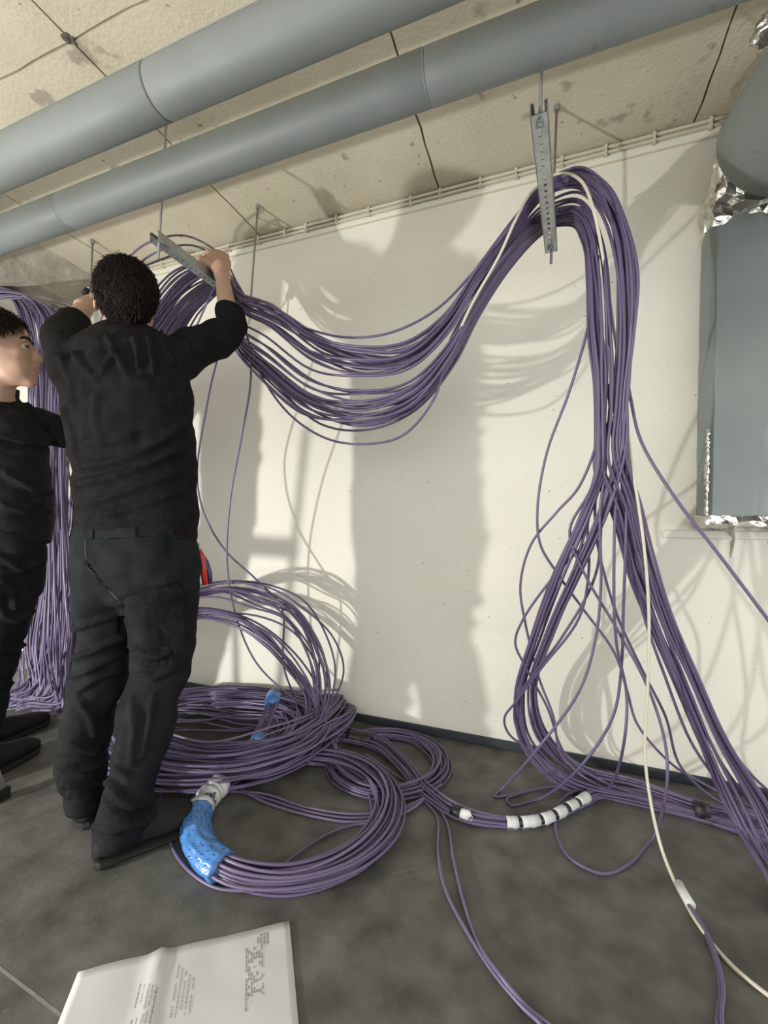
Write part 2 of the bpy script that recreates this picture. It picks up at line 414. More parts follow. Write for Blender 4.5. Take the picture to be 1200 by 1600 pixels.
crumple(MB().loft([[Vector((x, y, z)) for (x, y) in ((.5535 + .02 * (z - 1.05), 1.90), (.560 + .02 * (z - 1.05), 1.90), (.572 + .02 * (z - 1.05), 2.05), (.566 + .02 * (z - 1.05), 2.05))] for z in np.linspace(1.05, 1.38, 40)]), 'foil_strip', M['foil'], .005, 90, duct, 6)
mb = MB().tube([PY(1140, 826, 2.0), PY(1146, 842, 1.99), PY(1143, 858, 1.99), PY(1141, 872, 1.99)], [.012, .008, .006, .002], 6, flat=.4)
crumple(mb, 'torn_tape', M['beam'], .006, 60, duct, 5)
# dark gap where the pipe passes the ceiling
MB().tube([(.86, 1.66, 2.60), (.86, 1.66, 2.679)], .09, 20).build('sleeve_opening', mat('rust_brown_sleeve', (.11, .075, .05), .9, bump=.5), duct)
# ================================================================== work lamp that lights the wall (behind the camera)
lamp = empty('work_lamp', (LAMP.x, LAMP.y, 0)); tag(lamp, 'portable flood lamp on a low stand at the left behind the camera', 'lamp')
ld = (Vector((-.62, 2.06, 1.35)) - LAMP).normalized(); lsd = ld.cross(Vector((0, 0, 1))).normalized(); lup = lsd.cross(ld)
bc = LAMP - ld * .10
MB().obox(bc, lsd * .11, ld * .03, lup * .085).build('housing', M['black'], lamp, bevel=.008)
gl = bpy.data.materials.new('lamp_glass'); gl.use_nodes = True
gb = gl.node_tree.nodes['Principled BSDF']; gb.inputs['Emission Color'].default_value = (1, .95, .85, 1); gb.inputs['Emission Strength'].default_value = 6
MB().obox(bc + ld * .033, lsd * .095, ld * .002, lup * .07).build('glass', gl, lamp)
for sg in (-1, 1):
    MB().tube([bc + lsd * (sg * .12), bc + lsd * (sg * .12) - Vector((0, 0, .2)), Vector((bc.x, bc.y, .2))], .009, 8).build('bracket', M['rod'], lamp, smooth=True)
for a in (0, 2.1, 4.2):
    MB().tube([(bc.x, bc.y, .22), (bc.x + .22 * math.cos(a), bc.y + .22 * math.sin(a), .006)], .010, 8).build('leg', M['rod'], lamp, smooth=True)
l = bpy.data.lights.new('lamp_light', 'SPOT'); l.energy = LAMP_WATTS; l.color = (1.0, .985, .94); l.shadow_soft_size = .035
l.spot_size = math.radians(170); l.spot_blend = .2
lo = bpy.data.objects.new('lamp_light', l); COL.objects.link(lo); lo.parent = lamp
lo.matrix_parent_inverse = Matrix.Translation(-lamp.location)
lo.matrix_basis = Matrix.Translation(LAMP) @ ld.to_track_quat('-Z', 'Y').to_matrix().to_4x4()

# ================================================================== cables
CR = .0047
rc = random.Random(11)
CM = [M['cable'], M['cable'], M['cable2'], M['cable3']]
def cable(pts, label, group=None, r=CR, m=None, per=7, sides=7, name='data_cable', floorclamp=True):
    sp = spline(pts, per)
    if floorclamp: sp = [Vector((p.x, min(p.y, D_WALL - .018), min(max(p.z, r), H_CEIL - .1))) for p in sp]
    o = MB().tube(sp, r, sides).build(name, m or rc.choice(CM), smooth=True)
    return tag(o, label, 'cable', group)
def disc(n, rnd):
    out = []
    for i in range(n):
        a = i * 2.39996 + rnd.uniform(-.3, .3); r = math.sqrt((i + .5) / n); out.append((r * math.cos(a), r * math.sin(a)))
    rnd.shuffle(out); return out
def bundle(tw, rows, label, group, wander=.12, r=CR, per=6, seed=1, m=None):
    """tw: (t, w) per cable; rows: (outer point, inner point, depth vector)."""
    rnd = random.Random(seed); res = []
    for (t, w) in tw:
        pts = []; jt = jw = 0
        for (po, pi, th) in rows:
            jt = jt * .5 + rnd.gauss(0, wander); jw = jw * .5 + rnd.gauss(0, wander)
            tt = max(-1.08, min(1.08, t + jt)); ww = max(-1.1, min(1.1, w + jw))
            pts.append((po + pi) / 2 + (po - pi) * (tt / 2) + th * ww)
        res.append(cable(pts, label, group, r, m, per))
    return res
VY = Vector((0, 1, 0)); VZ = Vector((0, 0, 1)); VX = Vector((1, 0, 0))
def rowY(o, i, Yo, Yi, th): return (PY(o[0], o[1], Yo), PY(i[0], i[1], Yi), VY * th)
def rowF(o, i, zo, zi, th): return (PZ(o[0], o[1], zo), PZ(i[0], i[1], zi), VZ * th)
main_left = [
    rowF((60, 1085), (118, 1120), .06, .05, .03),
    rowY((82, 1000), (122, 1010), 1.66, 1.60, .04),
    rowY((112, 880), (150, 890), 1.64, 1.62, .04),
    rowY((128, 730), (165, 740), 1.62, 1.62, .04),
    rowY((170, 590), (212, 610), 1.58, 1.58, .04),
    rowY((232, 500), (262, 540), 1.52, 1.55, .05),
    rowY((285, 432), (305, 478), 1.55, 1.68, .04),
    rowY((338, 412), (348, 452), 1.58, 1.74, .02),
    rowY((380, 462), (368, 540), 1.53, 1.62, .03)]
swag = [
    rowY((430, 480), (420, 600), 1.48, 1.52, .05),
    rowY((500, 528), (490, 655), 1.50, 1.52, .06),
    rowY((570, 550), (570, 668), 1.50, 1.52, .06),
    rowY((640, 545), (645, 640), 1.50, 1.52, .05),
    rowY((700, 495), (705, 570), 1.50, 1.52, .04),
    rowY((755, 415), (748, 485), 1.48, 1.54, .04),
    rowY((808, 345), (802, 405), 1.50, 1.62, .03),
    rowY((850, 288), (855, 358), 1.54, 1.74, .015),
    rowY((898, 270), (890, 348), 1.53, 1.70, .02)]
drape = [
    rowY((945, 298), (910, 368), 1.48, 1.58, .03),
    rowY((978, 355), (917, 432), 1.42, 1.50, .035),
    rowY((992, 440), (921, 520), 1.43, 1.49, .035),
    rowY((988, 530), (928, 600), 1.46, 1.50, .032),
    rowY((978, 615), (932, 680), 1.50, 1.52, .03),
    rowY((976, 695), (930, 740), 1.53, 1.54, .03)]
g1 = [
    rowY((952, 790), (905, 805), 1.58, 1.60, .03),
    rowY((905, 900), (862, 905), 1.66, 1.68, .03),
    rowY((868, 980), (828, 1000), 1.74, 1.76, .03),
    rowY((838, 1070), (806, 1088), 1.82, 1.84, .03),
    rowY((850, 1140), (818, 1165), 1.86, 1.86, .03),
    rowF((905, 1196), (880, 1228), .06, .02, .02),
    rowF((1000, 1222), (985, 1254), .03, .01, .016),
    rowF((1098, 1256), (1094, 1282), .03, .006, .014),
    rowF((1180, 1272), (1180, 1310), .03, .006, .016),
    rowF((1290, 1300), (1300, 1350), .03, .006, .02), (Vector((1.9, 1.84, .03)), Vector((1.9, 1.74, .008)), VZ * .016), (Vector((3.1, 1.8, .03)), Vector((3.1, 1.7, .008)), VZ * .016)]
g2 = [
    rowY((1000, 790), (958, 800), 1.58, 1.58, .03),
    rowY((1018, 870), (985, 900), 1.62, 1.62, .03),
    rowY((1046, 960), (1018, 980), 1.66, 1.66, .03),
    rowY((1084, 1050), (1056, 1070), 1.68, 1.68, .03),
    rowY((1132, 1150), (1096, 1165), 1.69, 1.69, .03),
    rowY((1190, 1240), (1136, 1260), 1.70, 1.68, .03),
    rowF((1250, 1330), (1180, 1350), .07, .04, .03),
    rowF((1360, 1440), (1290, 1480), .02, .006, .01), (Vector((1.75, 1.22, .02)), Vector((1.65, 1.08, .008)), VZ * .012), (Vector((3.0, .9, .02)), Vector((2.9, .7, .008)), VZ * .012)]
rm = random.Random(5)
def clump():
    u = rm.random()
    if u < .46: return rm.uniform(.42, .98)
    if u < .58: return rm.uniform(-.38, .28)
    return rm.uniform(-1.0, -.52)
L_MAIN = 'violet data cable sagging between the two strut rails and hanging down at the right'
G_MAIN = 'violet cables over the strut rails'
tw1 = [(clump(), rm.uniform(-1, 1)) for _ in range(26)]
tw2 = [(clump(), rm.uniform(-1, 1)) for _ in range(24)]
for q, (tw, tail, where) in enumerate(((tw1, g1, 'ending along the skirting'), (tw2, g2, 'ending at lower right'))):
    for lo_, hi_, band in ((.3, 2, 'upper band'), (-.4, .3, 'thin middle'), (-2, -.4, 'lower band')):
        bundle([x for x in tw if lo_ <= x[0] < hi_], main_left + swag + drape + tail, 'violet cable, %s of the big sag, %s' % (band, where), G_MAIN, seed=21 + q * 3 + int(lo_ * 2), wander=.075)
def Ys(*a): return [PY(x, y, Y) for x, y, Y in a]
def Fs(*a): return [PZ(x, y, z) for x, y, z in a]
# the loose swag lines that stand apart
def strand(ts, extra, label, seed, w=0.0):
    rnd = random.Random(seed); pts = []
    for (po, pi, th) in main_left + swag + drape[:3]: pts.append((po + pi) / 2 + (po - pi) * (ts / 2 + rnd.gauss(0, .05)) + th * w)
    return pts
top_loop = Ys((150, 520, 1.56), (200, 405, 1.42), (245, 374, 1.40), (300, 371, 1.58), (345, 398, 1.66), (372, 445, 1.62), (400, 480, 1.52))
cable(top_loop + Ys((470, 510, 1.5), (540, 527, 1.5), (610, 520, 1.5), (680, 485, 1.5), (740, 425, 1.48), (800, 350, 1.45), (850, 292, 1.56), (898, 272, 1.52), (940, 305, 1.42), (962, 380, 1.43), (965, 520, 1.45), (960, 640, 1.5), (985, 800, 1.56), (1030, 960, 1.64), (1120, 1180, 1.7), (1200, 1290, 1.7)), 'topmost violet cable of the sag, bowing high over the left strut rail', G_MAIN)
cable(Ys((150, 540, 1.56), (205, 425, 1.44), (260, 388, 1.43), (315, 388, 1.60), (355, 425, 1.68), (378, 490, 1.60), (400, 570, 1.52), (450, 645, 1.5), (510, 685, 1.5), (570, 694, 1.5), (630, 680, 1.5), (680, 620, 1.5), (700, 540, 1.5), (745, 460, 1.5), (805, 380, 1.5), (858, 340, 1.72), (895, 330, 1.62), (925, 380, 1.48), (935, 520, 1.48), (940, 700, 1.53), (900, 880, 1.64), (840, 1040, 1.8), (840, 1150, 1.86)) + Fs((950, 1225, .02), (1095, 1270, .02), (1260, 1310, .01)), 'lowest violet cable of the sag, hanging clear below the rest', G_MAIN)
cable(Ys((180, 440, 1.5), (245, 408, 1.5), (285, 398, 1.52), (335, 425, 1.54), (362, 500, 1.52), (340, 560, 1.54), (322, 640, 1.56), (308, 740, 1.6), (318, 800, 1.62), (352, 860, 1.66), (400, 905, 1.72), (440, 950, 1.76), (443, 1040, 1.78)) + Fs((470, 1110, .08),), 'violet cable dropping from the left strut rail in a wide bow to the coils', 'single cables dropping to the coils')
cable(Ys((240, 500, 1.56), (300, 440, 1.54), (352, 425, 1.54), (385, 520, 1.52), (392, 590, 1.53), (378, 680, 1.56), (360, 780, 1.6), (355, 880, 1.64), (368, 960, 1.68), (400, 1035, 1.74), (450, 1085, 1.78)) + Fs((505, 1125, .06),), 'violet cable hanging straight from the left strut rail beside the man', 'single cables dropping to the coils')
cable(Ys((215, 545, 1.6), (262, 555, 1.6), (300, 520, 1.6), (325, 470, 1.58), (340, 440, 1.56)), 'short violet cable curving up behind the man to the strut rail', 'single cables dropping to the coils')
# cream cable
cable(Ys((700, 560, 1.52), (735, 480, 1.46), (780, 400, 1.40), (805, 345, 1.38), (835, 296, 1.48), (870, 272, 1.50), (905, 280, 1.44), (928, 330, 1.38), (942, 400, 1.43), (957, 500, 1.49), (974, 620, 1.53), (990, 740, 1.53), (1006, 850, 1.53), (1014, 960, 1.55), (1012, 1080, 1.57), (1008, 1180, 1.58), (1018, 1260, 1.56)) + Fs((1035, 1330, .05), (1060, 1390, .006), (1095, 1450, .006), (1140, 1505, .006), (1200, 1555, .006), (1300, 1620, .006)) + [Vector((1.2, .9, .006)), Vector((2.2, .5, .006))], 'single cream cable running down through the violet ones to the floor', None, r=.0047, m=M['white_cable'])
# loose loops at the foot of the right-hand drape
def C7(*a):                                       # points noted on an enlarged view of the lower right
    return [PY(740 + x / 2, 800 + y / 2, Y) if Y > 0 else PZ(740 + x / 2, 800 + y / 2, -Y) for x, y, Y in a]
G_LOOP = 'loose violet loops at the foot of the drape'
cable(Ys((935, 400, 1.5), (921, 500, 1.5), (890, 610, 1.52), (855, 705, 1.56), (840, 790, 1.6)) + C7((208, 100, 1.64), (260, 190, 1.68), (340, 300, 1.72), (440, 440, 1.76), (480, 560, 1.80), (510, 660, 1.82), (600, 770, 1.86), (720, 850, -.03), (860, 920, -.02), (1000, 980, -.01)), 'violet cable bowing out farthest left from the drape toward the wall', G_LOOP)
cable(Ys((945, 560, 1.5), (940, 660, 1.53), (905, 760, 1.58)) + C7((260, 0, 1.6), (180, 100, 1.66), (146, 230, 1.72), (160, 340, 1.75), (205, 520, 1.80), (250, 640, 1.83), (275, 760, 1.86), (380, 850, -.03), (600, 920, -.02), (900, 990, -.01)), 'violet loop with a steep bend touching the wall shadow edge', G_LOOP)
cable(Ys((950, 600, 1.52), (958, 740, 1.55)) + C7((395, 40, 1.6), (260, 190, 1.66), (155, 335, 1.72), (130, 410, 1.75), (160, 480, 1.77), (230, 610, 1.82), (290, 760, 1.86), (420, 850, -.04), (700, 935, -.02), (900, 1000, -.01)), 'violet loop kinked sharply beside the thick drape strand', G_LOOP)
cable(Ys((955, 620, 1.52), (945, 740, 1.54)) + C7((395, 0, 1.56), (398, 230, 1.6), (380, 400, 1.62), (330, 560, 1.62), (200, 740, 1.60), (90, 865, -.012), (66, 888, -.006), (150, 878, -.006), (280, 850, -.01), (420, 852, -.012), (640, 900, -.012)), 'violet loop reaching the floor farthest to the left', G_LOOP)
cable(Ys((968, 620, 1.52), (978, 740, 1.55)) + C7((475, 100, 1.57), (468, 300, 1.6), (462, 480, 1.62), (435, 640, 1.62), (330, 800, 1.62), (200, 900, -.008), (118, 916, -.006), (104, 898, -.006), (190, 868, -.012), (330, 852, -.02), (520, 880, -.02), (760, 930, -.02)), 'violet loop lying flat on the floor just inside the leftmost loop', G_LOOP)
cable(Ys((962, 640, 1.52), (965, 740, 1.55)) + C7((440, 60, 1.56), (445, 400, 1.60), (478, 570, 1.62), (470, 720, 1.6), (410, 880, -.012), (340, 918, -.006), (302, 890, -.006), (330, 862, -.012), (450, 853, -.012), (640, 880, -.02)), 'violet cable curled in a small ring by the white tape end', G_LOOP)
cable(Ys((955, 640, 1.52), (925, 760, 1.56)) + C7((300, 60, 1.60), (345, 190, 1.62), (450, 370, 1.62), (545, 550, 1.60), (598, 720, 1.58), (604, 850, 1.56), (560, 1020, -.008), (485, 1100, -.006), (400, 1130, -.006), (300, 1080, -.006), (256, 985, -.006), (275, 900, -.012), (330, 868, -.02), (440, 860, -.03)), 'violet cable in the widest ring lying out on the floor', G_LOOP)
cable(Ys((940, 700, 1.54), (918, 820, 1.60), (920, 890, 1.64)) + C7((330, 330, 1.68), (210, 490, 1.74), (135, 590, 1.78), (96, 645, 1.8), (112, 695, 1.82), (180, 745, 1.84), (300, 830, -.05), (500, 890, -.03), (760, 940, -.02)), 'short violet loop peeking out left of the thick strand', G_LOOP)
cable(Ys((945, 690, 1.53), (940, 800, 1.60)) + C7((380, 200, 1.66), (270, 400, 1.72), (200, 490, 1.76), (130, 600, 1.8), (140, 690, 1.84), (200, 760, 1.86), (320, 850, -.04), (560, 900, -.03)), 'violet loop close beside the thick strand near the wall', G_LOOP)
cable(Ys((975, 560, 1.5), (985, 620, 1.5), (1002, 690, 1.48), (1060, 785, 1.46), (1120, 862, 1.44), (1200, 968, 1.42), (1300, 1100, 1.4)) + [Vector((1.35, 1.25, .02)), Vector((2.1, 1.1, .006)), Vector((3.0, 1.0, .006))], 'lone violet cable crossing the duct down to the right edge', None)
cable(Ys((970, 640, 1.52), (985, 740, 1.56), (1010, 900, 1.62), (1060, 1020, 1.68), (1110, 1120, 1.74), (1165, 1200, 1.8)) + Fs((1230, 1260, .02),), 'violet cable splayed toward the skirting at the right', G_LOOP)
cable(Ys((960, 650, 1.52), (972, 760, 1.56), (1000, 940, 1.64), (1040, 1060, 1.68), (1080, 1160, 1.7), (1120, 1220, 1.7), (1170, 1290, 1.68)) + Fs((1240, 1370, .02),), 'violet cable parallel to the main strand at lower right', G_LOOP)
cable(Ys((940, 690, 1.53), (930, 820, 1.6), (960, 950, 1.66), (1005, 1050, 1.72), (1040, 1120, 1.78), (1065, 1200, 1.84)) + Fs((1140, 1262, .03), (1280, 1310, .01)), 'violet cable crossing behind the cream one toward the skirting', G_LOOP)

# ---- front coil with blue tape
def coil(n, ctr, rad, r_, label, group, a0, a1, seed, height=.05, ell=1.0, rot=0.0, zc=None, ends=True):
    rnd = random.Random(seed); out = []
    ds = disc(n, rnd)
    for (ox, oy) in ds:
        pts = []; K = 12; j1 = j2 = 0
        ph = rnd.uniform(0, 6.28)
        for k in range(K + 1):
            f_ = k / K; a = a0 + (a1 - a0) * f_
            sq = .40 + .60 * math.sin(math.pi * min(1, max(0, f_))) if ends else 1
            j1 = j1 * .6 + rnd.gauss(0, .10); j2 = j2 * .6 + rnd.gauss(0, .10)
            rr_ = rad + (ox + j1) * r_ * sq
            x = math.cos(a) * rr_; y = math.sin(a) * rr_ * ell
            z = (zc or height) + (oy + j2) * height * (.55 + .45 * sq)
            pts.append(Vector((ctr[0] + x * math.cos(rot) - y * math.sin(rot), ctr[1] + x * math.sin(rot) + y * math.cos(rot), max(z, CR))))
        out.append(cable(pts, label, group, per=5))
    return out
FC = (-.80, 1.325)
coil(26, FC, .315, .052, 'violet cable in the front coil bound with blue tape on the floor', 'cables of the front coil', math.radians(212), math.radians(212 + 354), 31, height=.034)
def arc(ctr, rad, a0, a1, z, n=10, ell=1.0): return [Vector((ctr[0] + rad * math.cos(a), ctr[1] + rad * ell * math.sin(a), z)) for a in np.radians(np.linspace(a0, a1, n))]
def wrap(name, pts, r, m, label, cat='tape', group=None, flat=1.0, sides=14, wob=.06):
    n = len(pts); rw = random.Random(len(label))
    rad = [r * (1 + rw.uniform(-wob, wob)) for _ in range(n)]
    o = MB().tube(pts, rad, sides, flat=flat).build(name, m, smooth=True)
    return tag(o, label, cat, group)
bt = empty('tape_wrap', (FC[0] + .318 * math.cos(math.radians(235)), FC[1] + .318 * math.sin(math.radians(235)), 0)); tag(bt, 'shiny blue tape wrapped round the front coil', 'tape')
def tape_pt(deg, th, lift=0.0):
    a = math.radians(deg); k = 1 + .05 * math.cos(9 * th + .6 * math.sin(deg * .4)) + .05 * noise.noise(Vector((deg * .22, th * 2, 0)))
    rr_ = .318 + (.044 * k + lift) * math.cos(th); return Vector((FC[0] + rr_ * math.cos(a), FC[1] + rr_ * math.sin(a), max(.002, .036 + (.036 * k + lift) * math.sin(th))))
MB().loft([[tape_pt(d, 2 * math.pi * j / 40) for j in range(40)] for d in np.linspace(209, 262, 34)]).build('tape', M['blue_tape'], bt, smooth=True)
dm = MB(); rt = random.Random(6)
for row_ in np.linspace(.15, 2.9, 9):
    d = 210.5
    while d < 260:
        l_ = rt.uniform(.8, 2.2); w_ = rt.uniform(.05, .12)
        if rt.random() < .55: dm.add([tape_pt(dd, row_ + tt, .0012) for dd, tt in ((d, 0), (d + l_ * .5, w_), (d + l_ * .5 + .7, w_), (d + .7, 0))], [(0, 1, 2, 3)])
        d += l_ + rt.uniform(.6, 1.8)
dmo = dm.build('printed_dashes', M['black_tape'], bt); dmo['kind'] = 'stuff'
wrap('tape_wrap', arc(FC, .318, 205, 208, .036, 3), .039, M['white_tape'], 'narrow white tape band next to the blue tape on the front coil', flat=1.1)
wrap('tape_wrap', arc(FC, .316, 181, 189, .036, 4), .038, M['white_tape'], 'widest white tape band on the front coil below the big pile', flat=1.1)
wrap('tape_wrap', arc(FC, .316, 190, 192.5, .036, 3), .038, M['white_tape'], 'middle white tape band on the front coil', flat=1.1)
wrap('tape_wrap', arc(FC, .316, 194, 196.5, .036, 3), .038, M['white_tape'], 'thin white tape band nearest the bare violet strip of the coil', flat=1.1)
cable(Fs((250, 1232, .01), (256, 1280, .006), (272, 1330, .006), (300, 1365, .006), (340, 1388, .006), (400, 1392, .02)), 'single violet cable looping out under the shoe to the blue tape', None)
cable(Fs((430, 1362, .03), (470, 1330, .012), (515, 1302, .008), (560, 1288, .012), (610, 1285, .03)), 'single violet cable crossing inside the front coil', None)
# ---- right-hand coil behind
C2 = (-.62, 1.74)
coil(14, C2, .225, .040, 'violet cable in the small coil by the skirting', 'cables of the small coil', math.radians(-175), math.radians(150), 33, height=.022, ends=False)
for k in range(3):
    cable(Fs((330 + 20 * k, 1236 - 4 * k, .012), (410, 1240 + 6 * k, .008), (480 + 10 * k, 1262 + 8 * k, .006), (560, 1272 + 6 * k, .006), (640, 1258 + 4 * k, .012), (690, 1225 - 5 * k, .02)), 'violet cable lying flat between the front coil and the small coil', 'flat cables between the coils')
# ---- taped strand running right over the floor
tr = [rowF((470, 1128), (480, 1150), .07, .05, .02), rowF((540, 1138), (535, 1160), .05, .03, .02), rowF((595, 1150), (582, 1172), .04, .02, .02), rowF((640, 1185), (620, 1205), .04, .012, .018),
      rowF((672, 1225), (650, 1242), .035, .010, .015), rowF((724, 1262), (716, 1282), .026, .006, .012), rowF((792, 1276), (790, 1294), .026, .006, .011), rowF((845, 1272), (848, 1290), .026, .006, .011), rowF((890, 1250), (900, 1268), .026, .008, .011), rowF((930, 1232), (940, 1246), .026, .01, .012), rowF((1000, 1236), (1000, 1252), .02, .008, .012), rowF((1095, 1268), (1095, 1280), .02, .008, .01)]
bundle(disc(11, random.Random(8)), tr, 'violet cable in the strand with black and white tape running right', 'cables of the taped strand', seed=41, wander=.1)
def mids(f0, f1, n=4):
    ps = spline([(a + b) / 2 for a, b, c in tr], 10); L = len(ps) - 1
    return [ps[min(L, int(round((f0 + (f1 - f0) * k / (n - 1)) * 10)))] for k in range(n)]
for k, (a, b) in enumerate(((6.0, 6.3), (6.4, 6.9), (7.0, 7.3), (7.4, 7.7), (7.8, 8.1), (8.2, 8.6))):
    w_ = ['first white tape band at the violet end of the striped strand', 'wide white tape band, second on the striped strand', 'third white tape band of the striped strand', 'fourth white tape band of the striped strand', 'fifth white tape band of the striped strand', 'last white tape band of the striped strand, by the small ring'][k]
    wrap('tape_wrap', mids(a, b, 4), .0185, M['white_tape'], w_, group='white bands of the striped strand')
wrap('tape_wrap', mids(6.0, 8.6, 20), .0170, M['black_tape'], 'dark tape showing between the white bands of the striped strand')
wrap('tape_wrap', mids(4.82, 5.0, 3), .0190, M['black_tape'], 'single black tape band next to the white band on the strand')
wrap('tape_wrap', mids(5.05, 5.25, 3), .0190, M['white_tape'], 'single white tape band next to the black band on the strand')
wrap('tape_wrap', mids(1.1, 1.75, 6), .030, M['black_tape'], 'black tape round the strand where it leaves the pile')
wrap('tape_wrap', [PZ(1084, 1266, .022), PZ(1096, 1269, .022), PZ(1108, 1272, .022)], .036, M['black_tape'], 'wide black tape round the thick strand along the skirting', flat=.75)
# ---- big pile behind the man's legs
PC = (-1.42, 1.60)
coil(34, PC, .43, .12, 'violet cable in the big pile behind the man', 'cables of the big pile', math.radians(-150), math.radians(195), 35, height=.055, ends=False, ell=.80, zc=.065, rot=.15)
coil(18, (-1.30, 1.56), .36, .09, 'violet cable in the big pile behind the man', 'cables of the big pile', math.radians(-160), math.radians(120), 36, height=.030, ends=False, ell=.80, zc=.115, rot=.3)
pf = [rowF((190, 1130), (190, 1195), .12, .05, .02), rowF((250, 1148), (250, 1205), .12, .05, .02), rowF((330, 1160), (330, 1214), .13, .05, .02), rowF((420, 1148), (430, 1206), .15, .06, .02), rowF((490, 1118), (512, 1168), .16, .07, .02), rowF((530, 1080), (556, 1125), .12, .06, .02), rowF((500, 1060), (540, 1082), .08, .05, .02), rowF((420, 1060), (440, 1080), .06, .04, .02)]
bundle([(rm.uniform(-1, 1), rm.uniform(-1, 1)) for _ in range(20)], pf, 'violet cable sweeping across the front of the big pile', 'front sweep of the big pile', seed=71, wander=.2)
pm = [rowF((160, 1100), (160, 1150), .07, .05, .02), rowF((230, 1090), (230, 1140), .07, .05, .02), rowF((300, 1088), (300, 1135), .08, .06, .02), rowF((370, 1092), (375, 1138), .08, .06, .02), rowF((440, 1100), (450, 1138), .10, .07, .02), rowF((500, 1115), (510, 1150), .10, .07, .02), rowF((530, 1140), (525, 1175), .08, .06, .02)]
bundle([(rm.uniform(-1, 1), rm.uniform(-1, 1)) for _ in range(18)], pm, 'violet cable lying straight across the middle of the big pile', 'middle of the big pile', seed=72, wander=.25)
# ---- loops rising from the pile
up1 = [rowF((440, 1165), (470, 1180), .05, .05, .03), rowY((478, 1128), (512, 1140), 1.70, 1.70, .03), rowY((492, 1075), (525, 1092), 1.74, 1.76, .03), rowY((488, 1020), (520, 1030), 1.76, 1.80, .04), rowY((455, 965), (478, 945), 1.74, 1.80, .05), rowY((405, 945), (430, 915), 1.70, 1.74, .05), rowY((350, 930), (365, 905), 1.66, 1.68, .05), rowY((300, 935), (300, 915), 1.60, 1.62, .05), rowY((220, 960), (220, 950), 1.55, 1.55, .05), rowY((150, 1010), (150, 1000), 1.5, 1.5, .05)]
bundle([(rm.uniform(-1, 1), rm.uniform(-1, 1)) for _ in range(13)], up1, 'violet cable in the high loops rising from the big pile', 'high loops over the pile', seed=51, wander=.28)
up2 = [rowF((450, 1180), (490, 1190), .05, .05, .03), rowY((470, 1140), (505, 1148), 1.68, 1.70, .03), rowY((478, 1090), (508, 1098), 1.70, 1.72, .03), rowY((450, 1045), (478, 1042), 1.70, 1.72, .03), rowY((410, 1005), (428, 985), 1.68, 1.7, .03), rowY((360, 975), (372, 955), 1.66, 1.66, .03), rowY((300, 965), (300, 950), 1.60, 1.60, .03), rowY((220, 985), (220, 970), 1.55, 1.55, .03), rowY((150, 1030), (150, 1020), 1.5, 1.5, .03)]
bundle([(rm.uniform(-1, 1), rm.uniform(-1, 1)) for _ in range(12)], up2, 'violet cable in the low loops rising from the big pile', 'low loops over the pile', seed=52, wander=.25)
cable(Ys((280, 930, 1.6), (345, 912, 1.66), (420, 918, 1.72), (480, 955, 1.78), (520, 995, 1.84), (537, 1045, 1.87), (525, 1085, 1.84), (498, 1110, 1.78)) + Fs((450, 1150, .08),), 'violet cable in the widest loop nearest the wall above the pile', 'high loops over the pile')
cable(Ys((280, 975, 1.58), (340, 960, 1.64), (400, 962, 1.7), (455, 985, 1.76), (490, 1030, 1.8), (500, 1080, 1.8)) + Fs((510, 1130, .06),), 'violet cable in a slack loop between the high and low loops', 'high loops over the pile')
# short bound hank with blue tape at both ends, leaning on the pile
hk = [PZ(428, 1088, .20), PZ(424, 1105, .19), PZ(412, 1135, .15), PZ(402, 1160, .12)]
for k in range(7):
    off = Vector(((k - 3) * .0088, ((k % 2) - .5) * .010, ((k * 3) % 4 - 1.5) * .004))
    cable([p + off for p in hk], 'violet cable of the short hank bound with blue tape on the pile', 'cables of the short hank', per=4)
wrap('tape_wrap', [PZ(428, 1086, .20), PZ(424, 1100, .195)], .032, M['blue_tape'], 'blue tape at the upper end of the short hank')
wrap('tape_wrap', [PZ(405, 1152, .13), PZ(400, 1164, .118)], .032, M['blue_tape'], 'blue tape at the lower end of the short hank')
# two cables to the foreground
cable(Fs((560, 1180, .04), (610, 1215, .012), (655, 1245, .006), (682, 1275, .006), (684, 1330, .006), (696, 1390, .006), (735, 1465, .006), (775, 1525, .006), (815, 1572, .006), (860, 1620, .006)) + [Vector((.18, .55, .006)), Vector((.25, -.5, .006))], 'left one of the two violet cables running to the front', 'two cables running to the front')
cable(Fs((570, 1178, .05), (620, 1212, .012), (665, 1240, .006), (696, 1280, .006), (708, 1340, .006), (722, 1400, .006), (745, 1470, .006), (780, 1522, .016), (825, 1575, .006), (880, 1625, .006)) + [Vector((.21, .56, .006)), Vector((.29, -.5, .006))], 'right one of the two violet cables running to the front', 'two cables running to the front')
# cable end with white tape, lower right
cable(Fs((1066, 1392, .008), (1080, 1418, .007), (1100, 1455, .006), (1118, 1500, .006), (1126, 1550, .006), (1124, 1620, .006)) + [Vector((.38, .6, .006)), Vector((.36, -.5, .006))], 'violet cable ending in a white tape tip at lower right', 'cables at lower right')
cable(Fs((1076, 1414, .012), (1098, 1445, .012), (1118, 1490, .014), (1130, 1540, .012), (1132, 1620, .008)) + [Vector((.40, .6, .006)), Vector((.39, -.5, .006))], 'violet cable lying along the one with the white tip', 'cables at lower right')
wrap('tape_wrap', Fs((1060, 1381, .012), (1070, 1398, .012), (1080, 1415, .012)), .0115, M['white_tape'], 'white tape tip on the cable end at lower right')
